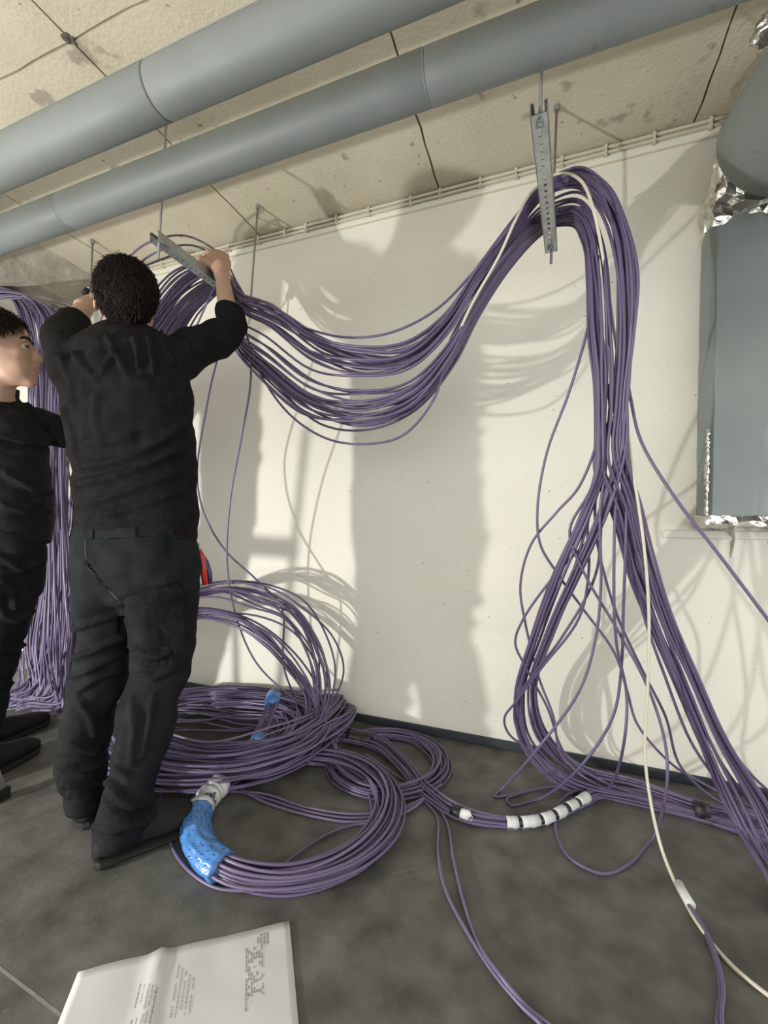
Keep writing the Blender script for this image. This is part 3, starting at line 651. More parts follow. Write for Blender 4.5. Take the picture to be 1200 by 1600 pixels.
# ---- bundle at the far left, over a rail outside the picture
lb = [rowF((-20, 1090), (60, 1110), .05, .03, .05), rowF((20, 1070), (95, 1105), .09, .05, .05), rowY((38, 1000), (100, 1010), 1.66, 1.50, .06), rowY((62, 880), (96, 890), 1.66, 1.5, .05), rowY((60, 760), (92, 760), 1.68, 1.5, .05), rowY((58, 640), (90, 650), 1.70, 1.52, .05), rowY((50, 540), (92, 560), 1.72, 1.54, .05), rowY((28, 470), (88, 500), 1.74, 1.58, .05), rowY((-40, 438), (48, 466), 1.74, 1.62, .05), rowY((-150, 440), (-110, 500), 1.74, 1.64, .05), rowY((-260, 520), (-200, 560), 1.74, 1.64, .05)]
bundle([(rm.uniform(-1, 1), rm.uniform(-1, 1)) for _ in range(54)], lb, 'violet cable in the dense curtain behind the man at the left edge', 'curtain of cables at the left edge', seed=61, wander=.12)
for k in range(5):
    cable(Ys((60 + 10 * k, 700, 1.66), (86 + 7 * k, 800, 1.66), (110 - 6 * k, 880, 1.64), (118 - 9 * k, 960, 1.62), (104 - 12 * k, 1040, 1.6)) + Fs((80, 1100, .03),), 'stray violet cable in the gap between the two men', 'stray cables between the men')
# ================================================================== people
def uv_ring(fr, l, r, py, v, dv, n=28, sup=2.0, phi=0.0):
    a = fr.P(l, py, v); b = fr.P(r, py, v); c = (a + b) / 2; hw = (b - a).dot(fr.u) / 2
    cp, sp_ = math.cos(phi), math.sin(phi)
    if phi: hw = math.sqrt(max(1e-6, hw * hw - (dv * sp_) ** 2)) / cp
    e1 = fr.u * cp - fr.v * sp_; e2 = fr.v * cp + fr.u * sp_
    ring = []
    for j in range(n):
        t = 2 * math.pi * j / n; ca, sa = math.cos(t), math.sin(t)
        k = (abs(ca) ** sup + abs(sa) ** sup) ** (-1 / sup)
        ring.append(c + e1 * (hw * ca * k) + e2 * (dv * sa * k))
    return ring
def body_loft(mb, fr, rows, shrink=1.0, sup=2.2, phi=0.0):
    rings = []
    for (py, l, r, v, dv) in rows:
        m = (l + r) / 2; h = (r - l) / 2 * shrink; rings.append(uv_ring(fr, m - h, m + h, py, v, dv * shrink, sup=sup, phi=phi))
    mb.loft(list(reversed(rings)))
def limb(mb, pts, rads, sides=16, per=4):
    P_ = spline(pts, per); R_ = []
    for i in range(len(rads) - 1):
        for j in range(per): R_.append(rads[i] + (rads[i + 1] - rads[i]) * j / per)
    R_.append(rads[-1]); mb.tube(P_, R_, sides)
def displace(me, folds=(), noise_amp=0.0, noise_sc=(6, 6, 6), seed=0.0, fine=0.0):
    n = len(me.vertices); co = np.empty(n * 3); me.vertices.foreach_get('co', co); co = co.reshape(-1, 3)
    no = np.empty(n * 3); me.vertices.foreach_get('normal', no); no = no.reshape(-1, 3)
    d = np.zeros(n)
    if folds:
        bvh = BVHTree.FromPolygons([v.co for v in me.vertices], [p.vertices[:] for p in me.polygons])
        for line, amp, w in folds:
            pts = []
            for (a, b) in zip(line[:-1], line[1:]):
                m_ = max(2, int(math.hypot(b[0] - a[0], b[1] - a[1]) / 4))
                for k in range(m_ + 1):
                    x = a[0] + (b[0] - a[0]) * k / m_; y = a[1] + (b[1] - a[1]) * k / m_
                    hit = bvh.ray_cast(Vector((0, 0, CAM_H)), ray(x, y).normalized())[0]
                    if hit: pts.append((*hit, math.sin(math.pi * min(1, max(.12, 1)) / 2)))
            if len(pts) < 2: continue
            p = np.array([q[:3] for q in pts]); best = np.full(n, 9.0)
            for q in p: best = np.minimum(best, np.linalg.norm(co - q, axis=1))
            d += 2.0 * amp * (np.exp(-(best / w) ** 2) - .45 * np.exp(-(best / (2.2 * w)) ** 2))
    if noise_amp or fine:
        for i in range(n):
            q = Vector(co[i]); q1 = Vector((q.x * noise_sc[0] + seed, q.y * noise_sc[1], q.z * noise_sc[2]))
            d[i] += noise_amp * noise.noise(q1) + noise_amp * .5 * noise.noise(q1 * 2.3)
    co = co + no * d[:, None]
    me.vertices.foreach_set('co', co.reshape(-1)); me.update()
def patch(surf_me, quad, name, m, parent, th=.003, nx=8, ny=5):
    """a sewn-on piece that follows the cloth underneath"""
    bvh = BVHTree.FromPolygons([v.co for v in surf_me.vertices], [p.vertices[:] for p in surf_me.polygons])
    top, bot = [], []
    for j in range(ny + 1):
        for i in range(nx + 1):
            s, t = i / nx, j / ny
            x = (quad[0][0] * (1 - s) + quad[1][0] * s) * (1 - t) + (quad[3][0] * (1 - s) + quad[2][0] * s) * t
            y = (quad[0][1] * (1 - s) + quad[1][1] * s) * (1 - t) + (quad[3][1] * (1 - s) + quad[2][1] * s) * t
            h, nrm = bvh.ray_cast(Vector((0, 0, CAM_H)), ray(x, y).normalized())[:2]
            if h is None: h = top[-1] + Vector((0, 0, 0)) if top else bvh.find_nearest(parent.location + Vector((0, 0, .95)) - A.v * .3)[0]; nrm = Vector((0, 0, 0))
            top.append(h + nrm * th); bot.append(h - nrm * .004)
    W = nx + 1; N = len(top); f = []
    for j in range(ny):
        for i in range(nx):
            a = j * W + i; f.append((a, a + 1, a + W + 1, a + W)); f.append((N + a, N + a + W, N + a + W + 1, N + a + 1))
    edge = [i for i in range(W)] + [j * W + nx for j in range(1, ny + 1)] + [ny * W + i for i in range(nx - 1, -1, -1)] + [j * W for j in range(ny - 1, 0, -1)]
    for a, b in zip(edge, edge[1:] + edge[:1]): f.append((a, N + a, N + b, b))
    me = mesh(name, top + bot, f); return obj(name, me, m, parent, smooth=False)
def hand(mb, W, F, pn, S, curl=(40, 60, 40), sc=1.0, thumb_in=.5):
    F = F.normalized(); pn = (pn - F * F.dot(pn)).normalized(); S = S - F * F.dot(S); S = (S - pn * pn.dot(S)).normalized()
    axes = (S, pn, F)
    mb.ball(W + F * (.048 * sc), (.043 * sc, .017 * sc, .054 * sc), axes)
    mb.ball(W + F * (.075 * sc), (.042 * sc, .015 * sc, .022 * sc), axes)
    mb.tube([W - F * .04 * sc, W + F * .03 * sc], [.028 * sc, .030 * sc], 12)
    for i, (off, ln) in enumerate(((.031, .95), (.0105, 1.06), (-.0105, 1.0), (-.031, .80))):
        p = W + F * ((.088 - .005 * abs(i - 1)) * sc) + S * (off * sc); pts = [W + F * (.055 * sc) + S * (off * sc * .9), p]; a = 0
        for seg, c in zip((.046, .028, .023), curl):
            a += math.radians(c); d = F * math.cos(a) + pn * math.sin(a); p = p + d * (seg * ln * sc); pts.append(p)
        mb.tube(pts, [.010 * sc, .0105 * sc, .0092 * sc, .0085 * sc, .0065 * sc], 10)
        mb.ball(pts[1], .0112 * sc)
    t0 = W + F * (.02 * sc) + S * (.026 * sc); t1 = t0 + (F * .6 + S * .75).normalized() * (.040 * sc)
    t2 = t1 + (F * .85 + S * .25 + pn * thumb_in).normalized() * (.034 * sc); t3 = t2 + (F * .8 - S * .1 + pn * (thumb_in + .3)).normalized() * (.026 * sc)
    mb.tube([t0, t1, t2, t3], [.015 * sc, .0125 * sc, .011 * sc, .008 * sc], 10)
def head_parts(mb, T, neck=True):
    """T maps head space (forward x, left y, up z; metres) into the scene"""
    R3 = T.to_3x3(); s = R3.col[0].length; ax = tuple(R3.col[i].normalized() for i in range(3))
    def b(c, r): mb.ball(T @ Vector(c), tuple(q * s for q in r), ax, seg=20, rng=12)
    b((-.012, 0, .055), (.100, .077, .085)); b((.022, 0, .0), (.070, .064, .092)); b((.040, 0, .012), (.050, .056, .062)); b((.036, 0, .062), (.056, .064, .052)); b((.030, 0, -.062), (.054, .052, .042))
    b((.066, 0, -.088), (.025, .030, .024)); b((.046, .024, -.045), (.040, .034, .044)); b((.046, -.024, -.045), (.040, .034, .044))
    for sg in (-1, 1):
        b((.080, .026 * sg, .036), (.014, .028, .010)); b((.058, .040 * sg, -.006), (.022, .022, .022)); b((.098, .012 * sg, -.022), (.011, .009, .008))
        b((-.004, .078 * sg, -.006), (.015, .007, .027)); b((-.006, .082 * sg, .008), (.013, .005, .014))
    mb.tube([T @ Vector(p) for p in ((.084, 0, .034), (.092, 0, .012), (.104, 0, -.012), (.107, 0, -.020), (.094, 0, -.030))], [.010 * s, .012 * s, .0135 * s, .0125 * s, .010 * s], 12)
    b((.090, 0, -.046), (.014, .024, .010)); b((.0935, 0, -.0535), (.0095, .022, .0055)); b((.0905, 0, -.0655), (.0100, .020, .0062))
def hair_cap(name, T, m, parent, rule, n=3600, seed=4, length=.026, thick=.008, flow=None):
    """close cropped hair: a thin cap plus short strands"""
    R3 = T.to_3x3(); s = R3.col[0].length; rnd = random.Random(seed)
    mb = MB(); C0 = Vector((-.012, 0, .052)); r = (.104 + thick, .082 + thick, .090 + thick)
    seg, rng = 48, 30; grid = {}
    for i in range(rng + 1):
        th = math.pi * i / rng
        for j in range(seg):
            ph = 2 * math.pi * j / seg; d = Vector((math.sin(th) * math.cos(ph), math.sin(th) * math.sin(ph), math.cos(th)))
            k = 1 + .05 * noise.noise(d * 5 + Vector((seed, 0, 0))) + .03 * noise.noise(d * 14)
            q = C0 + Vector((d.x * r[0], d.y * r[1], d.z * r[2])) * k
            if d.z < 0: q.z = C0.z + d.z * r[2] * 1.25; 
            grid[i, j] = (q, d)
    vs = []; idx = {}; f = []
    for i in range(rng):
        for j in range(seg):
            quad = [(i, j), (i + 1, j), (i + 1, (j + 1) % seg), (i, (j + 1) % seg)]
            if all(rule(grid[k][0]) for k in quad):
                for k in quad:
                    if k not in idx: idx[k] = len(vs); vs.append(T @ grid[k][0])
                f.append(tuple(idx[k] for k in quad))
    mb.add(vs, f)
    cnt = 0
    while cnt < n:
        d = Vector((rnd.gauss(0, 1), rnd.gauss(0, 1), rnd.gauss(0, 1))).normalized()
        q = C0 + Vector((d.x * r[0], d.y * r[1], d.z * r[2] * (1.25 if d.z < 0 else 1)))
        if not rule(q): continue
        cnt += 1
        dn = Vector((d.x * .9, d.y * .9, -.9 + .0 * d.z)) if flow is None else flow(q, d)
        fl = (dn - d * dn.dot(d)); fl = fl.normalized() if fl.length > 1e-3 else Vector((-1, 0, 0))
        fl = (fl + Vector((rnd.gauss(0, .25), rnd.gauss(0, .25), rnd.gauss(0, .25)))).normalized(); sd = fl.cross(d).normalized()
        L_ = length * rnd.uniform(.6, 1.25); w = .0011
        b0 = q - d * .002; m1 = q + fl * (L_ * .5) + d * .006; tip = q + fl * L_ + d * rnd.uniform(-.001, .007)
        mb.add([T @ (b0 - sd * w), T @ (b0 + sd * w), T @ (b0 + d * w), T @ (m1 - sd * w), T @ (m1 + sd * w), T @ (m1 + d * w), T @ tip], [(0, 1, 4, 3), (1, 2, 5, 4), (2, 0, 3, 5), (3, 4, 6), (4, 5, 6), (5, 3, 6)])
    return mb.build(name, m, parent, smooth=True)
def frame_T(c, fwd, up, s):
    f_ = fwd.normalized(); l_ = up.cross(f_).normalized(); u_ = f_.cross(l_)
    m_ = Matrix.Identity(4)
    for i in range(3): m_[i][0] = f_[i] * s; m_[i][1] = l_[i] * s; m_[i][2] = u_[i] * s; m_[i][3] = c[i]
    return m_
def shoe(H, T_, parent, w=.050, hgt=.085, mt=None):
    ax_ = (T_ - H); L_ = ax_.length; ax_.normalize(); sd = ax_.cross(VZ)
    prof = [(-.01, .55, .62), (.03, .80, .90), (.15, .88, 1.25), (.30, .86, 1.20), (.45, .92, 1.08), (.60, 1.0, .92), (.75, 1.04, .80), (.88, .94, .70), (.96, .66, .58), (1.0, .36, .42)]
    rings, sr_ = [], []
    for s_, wf, hf in prof:
        c = H + ax_ * (L_ * s_); ring = []; sring = []
        for j in range(16):
            a = 2 * math.pi * j / 16; ca, sa = math.cos(a), math.sin(a)
            ring.append(c + sd * (w * wf * (abs(ca) ** .75) * (1 if ca > 0 else -1)) + VZ * (.018 + (hgt * hf - .018) * (.5 + .5 * sa)))
            sring.append(c + sd * (w * wf * 1.07 * (abs(ca) ** .5) * (1 if ca > 0 else -1)) + VZ * (.012 + .014 * sa - .0 + (.006 if s_ > .9 else 0)))
        rings.append(ring); sr_.append(sring)
    s_o = MB().loft(rings).build('shoe', mt or M['shoe'], parent, smooth=True)
    so = MB().loft(sr_).build('sole', M['shoe_sole'], s_o, smooth=False)
    so.matrix_parent_inverse = Matrix.Identity(4)
    s_o.matrix_parent_inverse = Matrix.Translation(-parent.location); return s_o

# ------------------------------------------------------------------ the man in front, seen from behind
A = Frame(-1.30, 1.06)
pa = empty('person', A.o); tag(pa, 'person seen from behind in black sweatshirt, arms raised, holding the strut rail', 'person')
PHI = math.radians(38)                            # he faces the wall, a little turned from the camera
torso = [(845, 114, 302, 0, .118), (800, 113, 306, 0, .130), (740, 108, 303, 0, .126), (680, 97, 300, 0, .128), (625, 88, 297, 0, .130), (580, 84, 291, .0, .124), (550, 92, 284, .005, .112), (528, 118, 268, .012, .092), (512, 152, 244, .02, .066), (498, 166, 238, .03, .055)]
pelvis = [(820, 114, 300, 0, .118), (850, 109, 304, 0, .128), (890, 108, 307, -.005, .135), (915, 112, 308, -.005, .125), (938, 128, 296, -.01, .095), (950, 150, 275, -.01, .06)]
legR = [(870, 205, 300, -.05, .105), (905, 194, 307, -.06, .112), (940, 190, 309, -.06, .110), (985, 200, 309, -.06, .100), (1025, 205, 303, -.055, .094), (1065, 198, 292, -.07, .088), (1100, 186, 283, -.085, .084), (1150, 176, 271, -.10, .080), (1195, 167, 252, -.115, .078), (1235, 160, 244, -.125, .080), (1275, 150, 242, -.125, .088), (1308, 143, 226, -.12, .088)]
legL = [(870, 116, 200, .05, .105), (905, 111, 206, .055, .110), (940, 113, 208, .055, .106), (985, 119, 205, .055, .098), (1040, 112, 205, .05, .094), (1100, 98, 186, .06, .088), (1150, 89, 178, .07, .085), (1192, 83, 172, .075, .083), (1225, 91, 165, .075, .078), (1262, 103, 160, .07, .070)]
shR = [A.P(255, 572, -.07), A.P(300, 548, -.02), A.P(362, 512, .10)]
cuffR = A.P(356, 486, .18); wrR = A.P(346, 424, .34)
shL = [A.P(118, 578, .08), A.P(106, 545, .14), A.P(107, 514, .24)]
cuffL = A.P(118, 500, .32); wrL = A.P(136, 476, .40)
# body: one continuous surface
mb = MB()
body_loft(mb, A, torso, .86, phi=PHI); body_loft(mb, A, pelvis, .86, phi=PHI); body_loft(mb, A, legR, .72); body_loft(mb, A, legL, .72)
limb(mb, shR + [cuffR, wrR], [.055, .055, .045, .040, .029]); limb(mb, shL + [cuffL, wrL], [.055, .055, .048, .040, .029])
hc = A.P(195, 481, -.035); fwdA = (A.v * .92 + VZ * .18 - A.u * .05); upA = (VZ - A.v * .18 + A.u * .07).normalized()
TA = frame_T(hc, fwdA, upA, 1.02); head_parts(mb, TA)
limb(mb, [A.P(198, 540, .02), A.P(198, 500, .005)], [.070, .062], 18, 3)
hF = (A.P(332, 374, .42) - wrR)
hand(mb, wrR, hF + VZ * .02, A.v, -A.u + VZ * .1, (52, 70, 45), 1.28, .9)
hand(mb, wrL, A.u * .3 + VZ * .5 + A.v * .5, A.u * .6 + A.v * .3, A.v * -1 + VZ * .3, (45, 60, 40), 1.12, .6)
bme = remesh(mb, .0058, 4, 'body')
obj('body', bme, M['skin'], pa)
# sweatshirt
mb = MB(); body_loft(mb, A, torso[:-1], 1.0, phi=PHI)
limb(mb, shR + [cuffR], [.082, .074, .064, .053]); limb(mb, shL + [cuffL], [.082, .076, .064, .054])
mb.ball(A.P(248, 575, -.06), (.085, .085, .085)); mb.ball(A.P(122, 580, .07), (.085, .09, .09))
sme = remesh(mb, .0085, 7, 'sweatshirt')
F1 = [([(119, 731), (170, 722), (210, 710), (255, 688), (294, 657)], .013, .014), ([(119, 757), (160, 748), (196, 738), (250, 716), (297, 694)], .014, .013), ([(124, 792), (170, 776), (215, 760), (260, 744), (302, 722)], .014, .013),
      ([(128, 690), (165, 692), (205, 680)], .009, .014), ([(160, 805), (215, 790), (270, 772), (300, 760)], .010, .012),
      ([(168, 524), (182, 552), (196, 578)], .012, .012), ([(115, 552), (130, 572), (146, 590), (160, 582), (176, 550)], .012, .012), ([(96, 560), (106, 590), (112, 625)], .009, .014),
      ([(210, 527), (214, 548), (216, 572)], .011, .009), ([(231, 524), (236, 550), (240, 580)], .012, .009), ([(252, 520), (260, 545), (268, 566)], .011, .009), ([(275, 512), (290, 535), (300, 556)], .008, .010),
      ([(318, 500), (335, 515), (350, 535)], .008, .010), ([(340, 490), (358, 498), (374, 510)], .007, .008), ([(290, 600), (285, 630), (292, 665)], .009, .013), ([(100, 640), (112, 680), (118, 715)], .008, .014), ([(200, 590), (230, 600), (262, 596)], .006, .018), ([(150, 620), (148, 655), (160, 690)], .006, .018)]
displace(sme, F1, .010, (7, 7, 13), 2.0)
sw = obj('sweatshirt', sme, M['black_fleece'], pa)
hem = []
patch(sme, [(114, 806), (304, 800), (303, 812), (115, 820)], 'hem_band', M['black_fleece'], sw, .003, 24, 2).matrix_parent_inverse = Matrix.Identity(4)
# trousers
mb = MB(); body_loft(mb, A, pelvis, 1.0, phi=PHI); body_loft(mb, A, legR, 1.0); body_loft(mb, A, legL, 1.0)
tme = remesh(mb, .0085, 5, 'trousers')
F2 = [([(120, 982), (158, 970), (195, 957)], .012, .010), ([(116, 1028), (160, 1012), (199, 994)], .014, .011), ([(112, 1057), (155, 1040), (199, 1018)], .012, .010), ([(120, 1080), (150, 1062), (190, 1050)], .010, .010),
      ([(190, 938), (215, 930), (240, 924), (280, 914)], -.007, .010), ([(136, 880), (158, 912), (184, 938)], -.010, .007), ([(190, 985), (196, 945)], -.012, .01),
      ([(208, 1008), (228, 1022), (250, 1024), (277, 1008)], .015, .011), ([(208, 1030), (232, 1040), (262, 1034)], -.012, .009), ([(215, 1052), (240, 1060), (275, 1044)], .012, .010), ([(258, 990), (270, 968), (278, 940)], .009, .008),
      ([(96, 1156), (125, 1166), (152, 1176)], .013, .012), ([(92, 1196), (122, 1204), (160, 1196)], .014, .011), ([(98, 1226), (130, 1232), (160, 1226)], .014, .009), ([(104, 1246), (132, 1250), (158, 1246)], .010, .008), ([(118, 1090), (140, 1115), (150, 1150)], .008, .012),
      ([(166, 1222), (190, 1244), (215, 1258), (240, 1250)], .016, .011), ([(162, 1240), (185, 1266), (212, 1276), (238, 1268)], -.014, .009), ([(205, 1090), (210, 1140), (206, 1190)], .008, .014), ([(240, 1090), (232, 1140), (222, 1180)], .007, .012), ([(178, 1200), (200, 1218), (235, 1222)], .011, .010), ([(150, 1292), (180, 1300), (220, 1286)], .009, .009)]
displace(tme, F2, .011, (8, 8, 11), 5.0)
tr_o = obj('trousers', tme, M['trousers'], pa)
MI = Matrix.Identity(4)
patch(tme, [(164, 845), (257, 838), (258, 862), (166, 862)], 'pocket_flap', M['trousers'], tr_o, .009, 14, 3).matrix_parent_inverse = MI
patch(tme, [(116, 826), (298, 824), (300, 840), (115, 842)], 'waistband', M['trousers'], tr_o, .003, 24, 2).matrix_parent_inverse = MI
patch(tme, [(229, 926), (280, 914), (287, 1018), (242, 1016)], 'cargo_pocket', M['trousers'], tr_o, .014, 6, 8).matrix_parent_inverse = MI
patch(tme, [(228, 924), (282, 910), (284, 930), (230, 942)], 'cargo_pocket_flap', M['trousers'], tr_o, .019, 6, 3).matrix_parent_inverse = MI
patch(tme, [(131, 834), (133, 834), (137, 885), (134, 886)], 'seat_seam', M['seam'], tr_o, .0008, 1, 8).matrix_parent_inverse = MI
patch(tme, [(134, 886), (137, 885), (186, 936), (183, 939)], 'seat_seam', M['seam'], tr_o, .0008, 1, 10).matrix_parent_inverse = MI
for x in (140, 205, 262):
    patch(tme, [(x, 826), (x + 8, 825), (x + 8, 842), (x, 843)], 'belt_loop', M['trousers'], tr_o, .007, 2, 3).matrix_parent_inverse = MI
shoe(PZ(146, 1350), PZ(306, 1283), pa, .060, .112)
shoe(PZ(122, 1294), PZ(122, 1294) + (A.v * .55 + A.u * .75).normalized() * .30, pa, .052, .095)
# hair
hair_cap('hair', TA, M['hair'], pa, lambda q: (q.z > -.075 - .0 and q.x < .055 + max(0, q.z - .05) * .6) and not (q.z < -.012 and q.x > -.012 and abs(q.y) > .045), n=5600, length=.021, thick=.003)
# small tool in the left hand
tl = empty('hand_tool', A.P(133, 455, .42)); tag(tl, 'small silver and black tool held by the raised left hand', 'tool')
MB().tube([A.P(130, 462, .42), A.P(137, 452, .42)], [.013, .011], 10).build('tool_body', M['black'], tl, smooth=True)
MB().tube([A.P(137, 452, .42), A.P(141, 447, .42)], [.008, .006], 8).build('tool_tip', M['zinc'], tl, smooth=True)
# pliers in the pocket
pl = empty('pliers', A.P(314, 880, .0)); tag(pl, 'red and navy pliers sticking out of the trouser pocket', 'pliers')
MB().tube([A.P(305, 850, -.04), A.P(309, 866, -.04)], [.014, .013], 8).build('jaw', M['zinc'], pl, smooth=True)
MB().tube([A.P(308, 860, -.045), A.P(312, 870, -.045), A.P(317, 886, -.05), A.P(321, 914, -.055)], [.014, .018, .011, .010], 8).build('handle', M['red'], pl, smooth=True)
MB().tube([A.P(313, 866, -.03), A.P(321, 880, -.03), A.P(327, 896, -.035), A.P(328, 912, -.04)], [.011, .013, .010, .009], 8).build('handle', M['navy'], pl, smooth=True)

# ------------------------------------------------------------------ the man at the left edge
B = Frame(-2.0, 1.08)
pb = empty('person', B.o); tag(pb, 'person in profile at the left edge in a black jacket, looking up to the right', 'person')
btor = [(850, -70, 80, 0, .12), (800, -78, 85, 0, .13), (740, -84, 80, 0, .13), (690, -88, 76, 0, .13), (655, -86, 64, -.01, .125), (630, -70, 46, -.02, .10), (612, -45, 30, -.03, .075), (600, -38, 24, -.035, .06)]
bpel = [(825, -72, 74, 0, .118), (860, -72, 76, 0, .125), (900, -70, 72, .01, .12), (930, -70, 66, .02, .11)]
blegR = [(890, -62, 70, -.0, .105), (940, -60, 58, .01, .10), (990, -64, 46, .03, .095), (1055, -62, 24, .06, .085), (1100, -56, 12, .09, .08), (1140, -52, 8, .12, .078)]
blegL = [(890, -50, 66, .10, .10), (960, -48, 52, .16, .095), (1030, -46, 30, .22, .085), (1080, -40, 16, .26, .078), (1112, -38, 14, .28, .075)]
sR = [B.P(-8, 655, -.02), B.P(52, 664, .02), B.P(112, 676, .12), B.P(165, 640, .26)]
fwdB = (B.u * .95 - B.v * .20 + VZ * .20); upB = (VZ - B.u * .18 + B.v * .0)
hcB = B.P(-4, 553, -.13); TB = frame_T(hcB, fwdB, upB, 1.14)
mb = MB(); body_loft(mb, B, btor, .86); body_loft(mb, B, bpel, .86); body_loft(mb, B, blegR, .75); body_loft(mb, B, blegL, .75)
limb(mb, sR + [B.P(200, 600, .36)], [.06, .055, .045, .036, .028]); limb(mb, [B.P(-60, 650, .02), B.P(-50, 700, .16), B.P(10, 720, .28)], [.06, .05, .035])
hand(mb, B.P(200, 600, .36), B.u * .5 + VZ * .6 + B.v * .3, B.v, VZ, (30, 45, 30), 1.1)
hand(mb, B.P(10, 720, .28), B.u * .8 + B.v * .3, B.v, VZ, (30, 45, 30), 1.1)
head_parts(mb, TB); limb(mb, [B.P(-12, 628, -.04), TB @ Vector((-.018, 0, -.05))], [.074, .062], 18, 3)
bm2 = remesh(mb, .0045, 9, 'body')
# eye sockets pressed in, lips coloured
inv = TB.inverted(); me = bm2
co = np.empty(len(me.vertices) * 3); me.vertices.foreach_get('co', co); co = co.reshape(-1, 3)
ed_ = np.empty(len(me.edges) * 2, dtype=np.int64); me.edges.foreach_get('vertices', ed_); ed_ = ed_.reshape(-1, 2)
iv = np.array(inv); hq = co @ iv[:3, :3].T + iv[:3, 3]
w_ = ((hq[:, 2] > -.16) & (np.abs(hq[:, 0]) < .15) & (np.abs(hq[:, 1]) < .12)).astype(float)
w_ *= 1 - np.clip((hq[:, 0] - .076) / .016, 0, 1) * np.clip((.030 - np.abs(hq[:, 1])) / .010, 0, 1)   # nose and lips keep their shape
deg_ = np.bincount(ed_.ravel(), minlength=len(co)).astype(float)[:, None]
for _ in range(28):
    sm_ = np.zeros_like(co); np.add.at(sm_, ed_[:, 0], co[ed_[:, 1]]); np.add.at(sm_, ed_[:, 1], co[ed_[:, 0]])
    co = co + (sm_ / np.maximum(deg_, 1) - co) * (.5 * w_[:, None])
me.vertices.foreach_set('co', co.reshape(-1)); me.update()
for v in me.vertices:
    q = inv @ v.co
    for sg in (-1, 1):
        d2 = ((q.x - .088) ** 2 * .5 + (q.y - .031 * sg) ** 2 + ((q.z - .012) * 1.5) ** 2) ** .5
        if d2 < .022: v.co += (TB.to_3x3() @ Vector((-1, 0, 0))) * (.0035 * math.exp(-(d2 / .013) ** 2))
me.materials.append(M['skin']); me.materials.append(M['lip'])
for p in me.polygons:
    q = inv @ p.center
    if q.x > .082 and abs(q.y) < .024 and -.071 < q.z < -.047 and q.x > .0915 - .25 * abs(q.y): p.material_index = 1 if abs(q.z + .058) < .010 else 0
bo = obj('body', me, None, pb)
for sg in (-1, 1):
    ey = MB().ball(TB @ Vector((.0735, .031 * sg, .014)), .0140, seg=16, rng=10).build('eye', M['eye'], bo, smooth=True); ey.matrix_parent_inverse = MI
    ir = MB().ball(TB @ Vector((.0835, .0340 * sg, .0155)), .0072, seg=12, rng=8).build('iris', M['iris'], bo, smooth=True); ir.matrix_parent_inverse = MI
    mb = MB(); mb.tube([TB @ Vector(p) for p in ((.096, .012 * sg, .037), (.0945, .026 * sg, .042), (.086, .042 * sg, .041), (.074, .054 * sg, .035))], [.005, .006, .0055, .003], 8, flat=.6)
    mb.build('eyebrow', M['hair'], bo, smooth=True).matrix_parent_inverse = MI
    mb = MB(); mb.tube([TB @ Vector(p) for p in ((.087, .018 * sg, .020), (.0895, .030 * sg, .0250), (.081, .045 * sg, .018))], [.0035, .0050, .0035], 8)
    mb.build('eyelid', M['skin'], bo, smooth=True).matrix_parent_inverse = MI
mb = MB(); body_loft(mb, B, btor, 1.0); limb(mb, sR, [.094, .084, .066, .056]); mb.ball(B.P(-8, 660, -.02), (.10, .10, .10))
limb(mb, [B.P(-60, 655, .02), B.P(-50, 700, .16), B.P(0, 720, .26)], [.085, .07, .05])
jme = remesh(mb, .009, 6, 'jacket')
displace(jme, [([(20, 640), (50, 655), (80, 690)], .009, .012), ([(45, 630), (70, 655), (92, 695)], .010, .012), ([(0, 690), (40, 700), (75, 700)], -.012, .010), ([(10, 740), (45, 760), (78, 800)], .010, .014), ([(5, 790), (40, 800), (80, 770)], .009, .013), ([(90, 650), (104, 665), (112, 690)], .008, .009)], .009, (8, 8, 12), 8.0)
jk = obj('jacket', jme, M['jacket'], pb)
mb = MB(); mb.tube([B.P(-14, 622, -.04), B.P(-10, 600, -.055)], [.083, .078], 24); mb.build('collar', M['jacket'], jk, smooth=True).matrix_parent_inverse = MI
mb = MB(); body_loft(mb, B, bpel, 1.0); body_loft(mb, B, blegR, 1.0); body_loft(mb, B, blegL, 1.0)
t2 = remesh(mb, .009, 5, 'trousers')
displace(t2, [([(0, 870), (35, 890), (66, 880)], .010, .012), ([(5, 960), (30, 970), (50, 955)], .012, .012), ([(0, 1010), (20, 1020), (38, 1008)], .012, .011), ([(0, 1070), (12, 1078), (24, 1060)], .011, .010), ([(0, 905), (20, 920), (24, 950)], .010, .012)], .009, (8, 8, 10), 3.0)
obj('trousers', t2, M['trousers2'], pb)
d1 = (PZ(50, 1174) - PZ(0, 1203)).normalized()
t1 = PZ(56, 1170); shoe(t1 - d1 * .30, t1, pb, .052, .095)
d2_ = (PZ(66, 1130) - PZ(0, 1160)).normalized(); t1 = PZ(74, 1127); shoe(t1 - d2_ * .30, t1, pb, .050, .09)
hair_cap('hair', TB, M['hair'], pb, lambda q: (q.z > -.03 and q.x < .080 + max(0, q.z - .075) * .5 and q.z > .012 + (q.x - .0) * .62 * (1 if q.x > 0 else .5) and not (abs(q.y) > .05 and q.z < .02 and q.x > -.03)), n=3200, seed=9, length=.022, thick=.005)
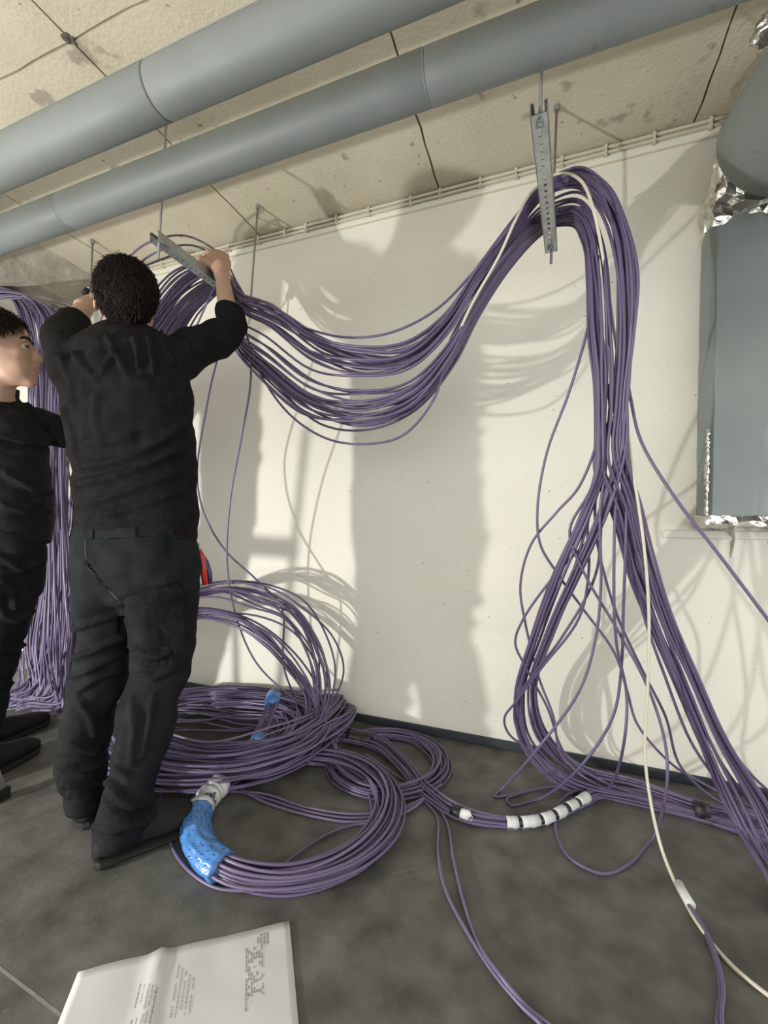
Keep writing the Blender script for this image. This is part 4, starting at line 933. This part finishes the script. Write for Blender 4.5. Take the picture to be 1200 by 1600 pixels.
# ================================================================== paper on the floor
pc = [PZ(122, 1518, .004), PZ(452, 1438, .004)]
ex = (pc[1] - pc[0]); Lx = ex.length; ex.normalize(); ey = Vector((ex.y, -ex.x, 0))
nx, ny = 30, 14; Wd = .30
def paper_pt(s, t):
    z = .003 + .010 * math.exp(-((s - .36) / .035) ** 2) * (1 - .6 * t) + .006 * abs(noise.noise(Vector((s * 3, t * 3, 0)))) * (1 - t * .5)
    return pc[0] + ex * (s * Lx) + ey * (t * Wd) + VZ * (z - .004)
mb = MB(); vs = [paper_pt(i / nx, j / ny) for j in range(ny + 1) for i in range(nx + 1)]; N = len(vs); W_ = nx + 1
f = [(j * W_ + i, (j + 1) * W_ + i, (j + 1) * W_ + i + 1, j * W_ + i + 1) for j in range(ny) for i in range(nx)]
mb.add(vs, f)
paper = tag(mb.build('paper_sheet', M['paper'], smooth=True), 'white printed plan sheet lying on the floor in the foreground', 'paper')
md = paper.modifiers.new('thickness', 'SOLIDIFY'); md.thickness = .0006; md.offset = -1
ink = MB(); rp = random.Random(2)
def mark(s0, s1, t0, t1):
    k = max(1, int((t1 - t0) * Wd / .02)); m_ = max(1, int((s1 - s0) * Lx / .01))
    for a in range(k):
        for b in range(m_):
            ta, tb = t0 + (t1 - t0) * a / k, t0 + (t1 - t0) * (a + 1) / k; sa, sb = s0 + (s1 - s0) * b / m_, s0 + (s1 - s0) * (b + 1) / m_
            ink.add([paper_pt(x, y) + VZ * .0008 for x, y in ((sa, ta), (sa, tb), (sb, tb), (sb, ta))], [(0, 1, 2, 3)])
def textcol(s, t0, t1, w, dens=.75):                 # a line of small print running along t
    t = t0
    while t < t1:
        l_ = rp.uniform(.010, .035)
        if rp.random() < dens: mark(s, s + w, t, min(t1, t + l_))
        t += l_ + .006
for k in range(7): textcol(.775 + k * .0125, .16 + .02 * (k % 3), rp.uniform(.50, .62), .006, .55 if k > 2 else .85)
for k in range(4): textcol(.83 + k * .016, .06, .16, .008, .8)
for k in range(5): textcol(.30 + k * .020, .22 + .02 * k, .62, .004, .9)
for k in range(5): textcol(.46 + k * .019, .16 + .03 * k, .52, .004, .9)
for k in range(6): mark(.33 + .05 * k, .338 + .05 * k, .66, .69)
mark(.44, .62, .755, .762); mark(.615, .621, .755, .90); mark(.44, .446, .755, .9)
io = ink.build('printed_text', M['ink'], paper); io.matrix_parent_inverse = MI; io['kind'] = 'stuff'
# ================================================================== marks on the floor
a, b = PZ(-30, 1490), PZ(98, 1588); d_ = (b - a).normalized(); s_ = d_.cross(VZ) * .0028
tag(MB().loft([[a - s_ , a + s_, a + s_ + VZ * .0005, a - s_ + VZ * .0005], [b - s_, b + s_, b + s_ + VZ * .0005, b - s_ + VZ * .0005]]).build('floor_line', M['chalk']), 'thin pale line on the floor left of the paper', 'floor marking')
# ================================================================== step ladder whose foot shows at the left edge
la = empty('step_ladder', (-1.90, .93, 0)); tag(la, 'aluminium step ladder with black rubber feet at the left edge', 'ladder')
def rail(p, q, name='rail', r=(.013, .030)): return MB().tube([p, q], [r, r], 4, ref=(1, 0, 0)).build(name, M['alu'], la)
fl = PZ(-4, 1252); railsP = [(fl + VZ * .02, fl + Vector((-.03, -.30, 1.0))), (fl + Vector((-.17, -.12, .02)), fl + Vector((-.28, -.30, 1.0)))]
lm = lambda k: (railsP[0][0].lerp(railsP[0][1], k), railsP[1][0].lerp(railsP[1][1], k))
for p, q in railsP:
    rail(p, q); MB().obox(p + Vector((0, 0, .0)), VX * .018, VY * .03, VZ * .02).build('rubber_foot', M['black'], la)
for k_, hh in ((.68, .026),):
    a_, b_ = lm(k_); MB().obox((a_ + b_) / 2, (a_ - b_) / 2, (a_ - b_).cross(VZ).normalized() * .03, VZ * hh).build('step', M['alu'], la)
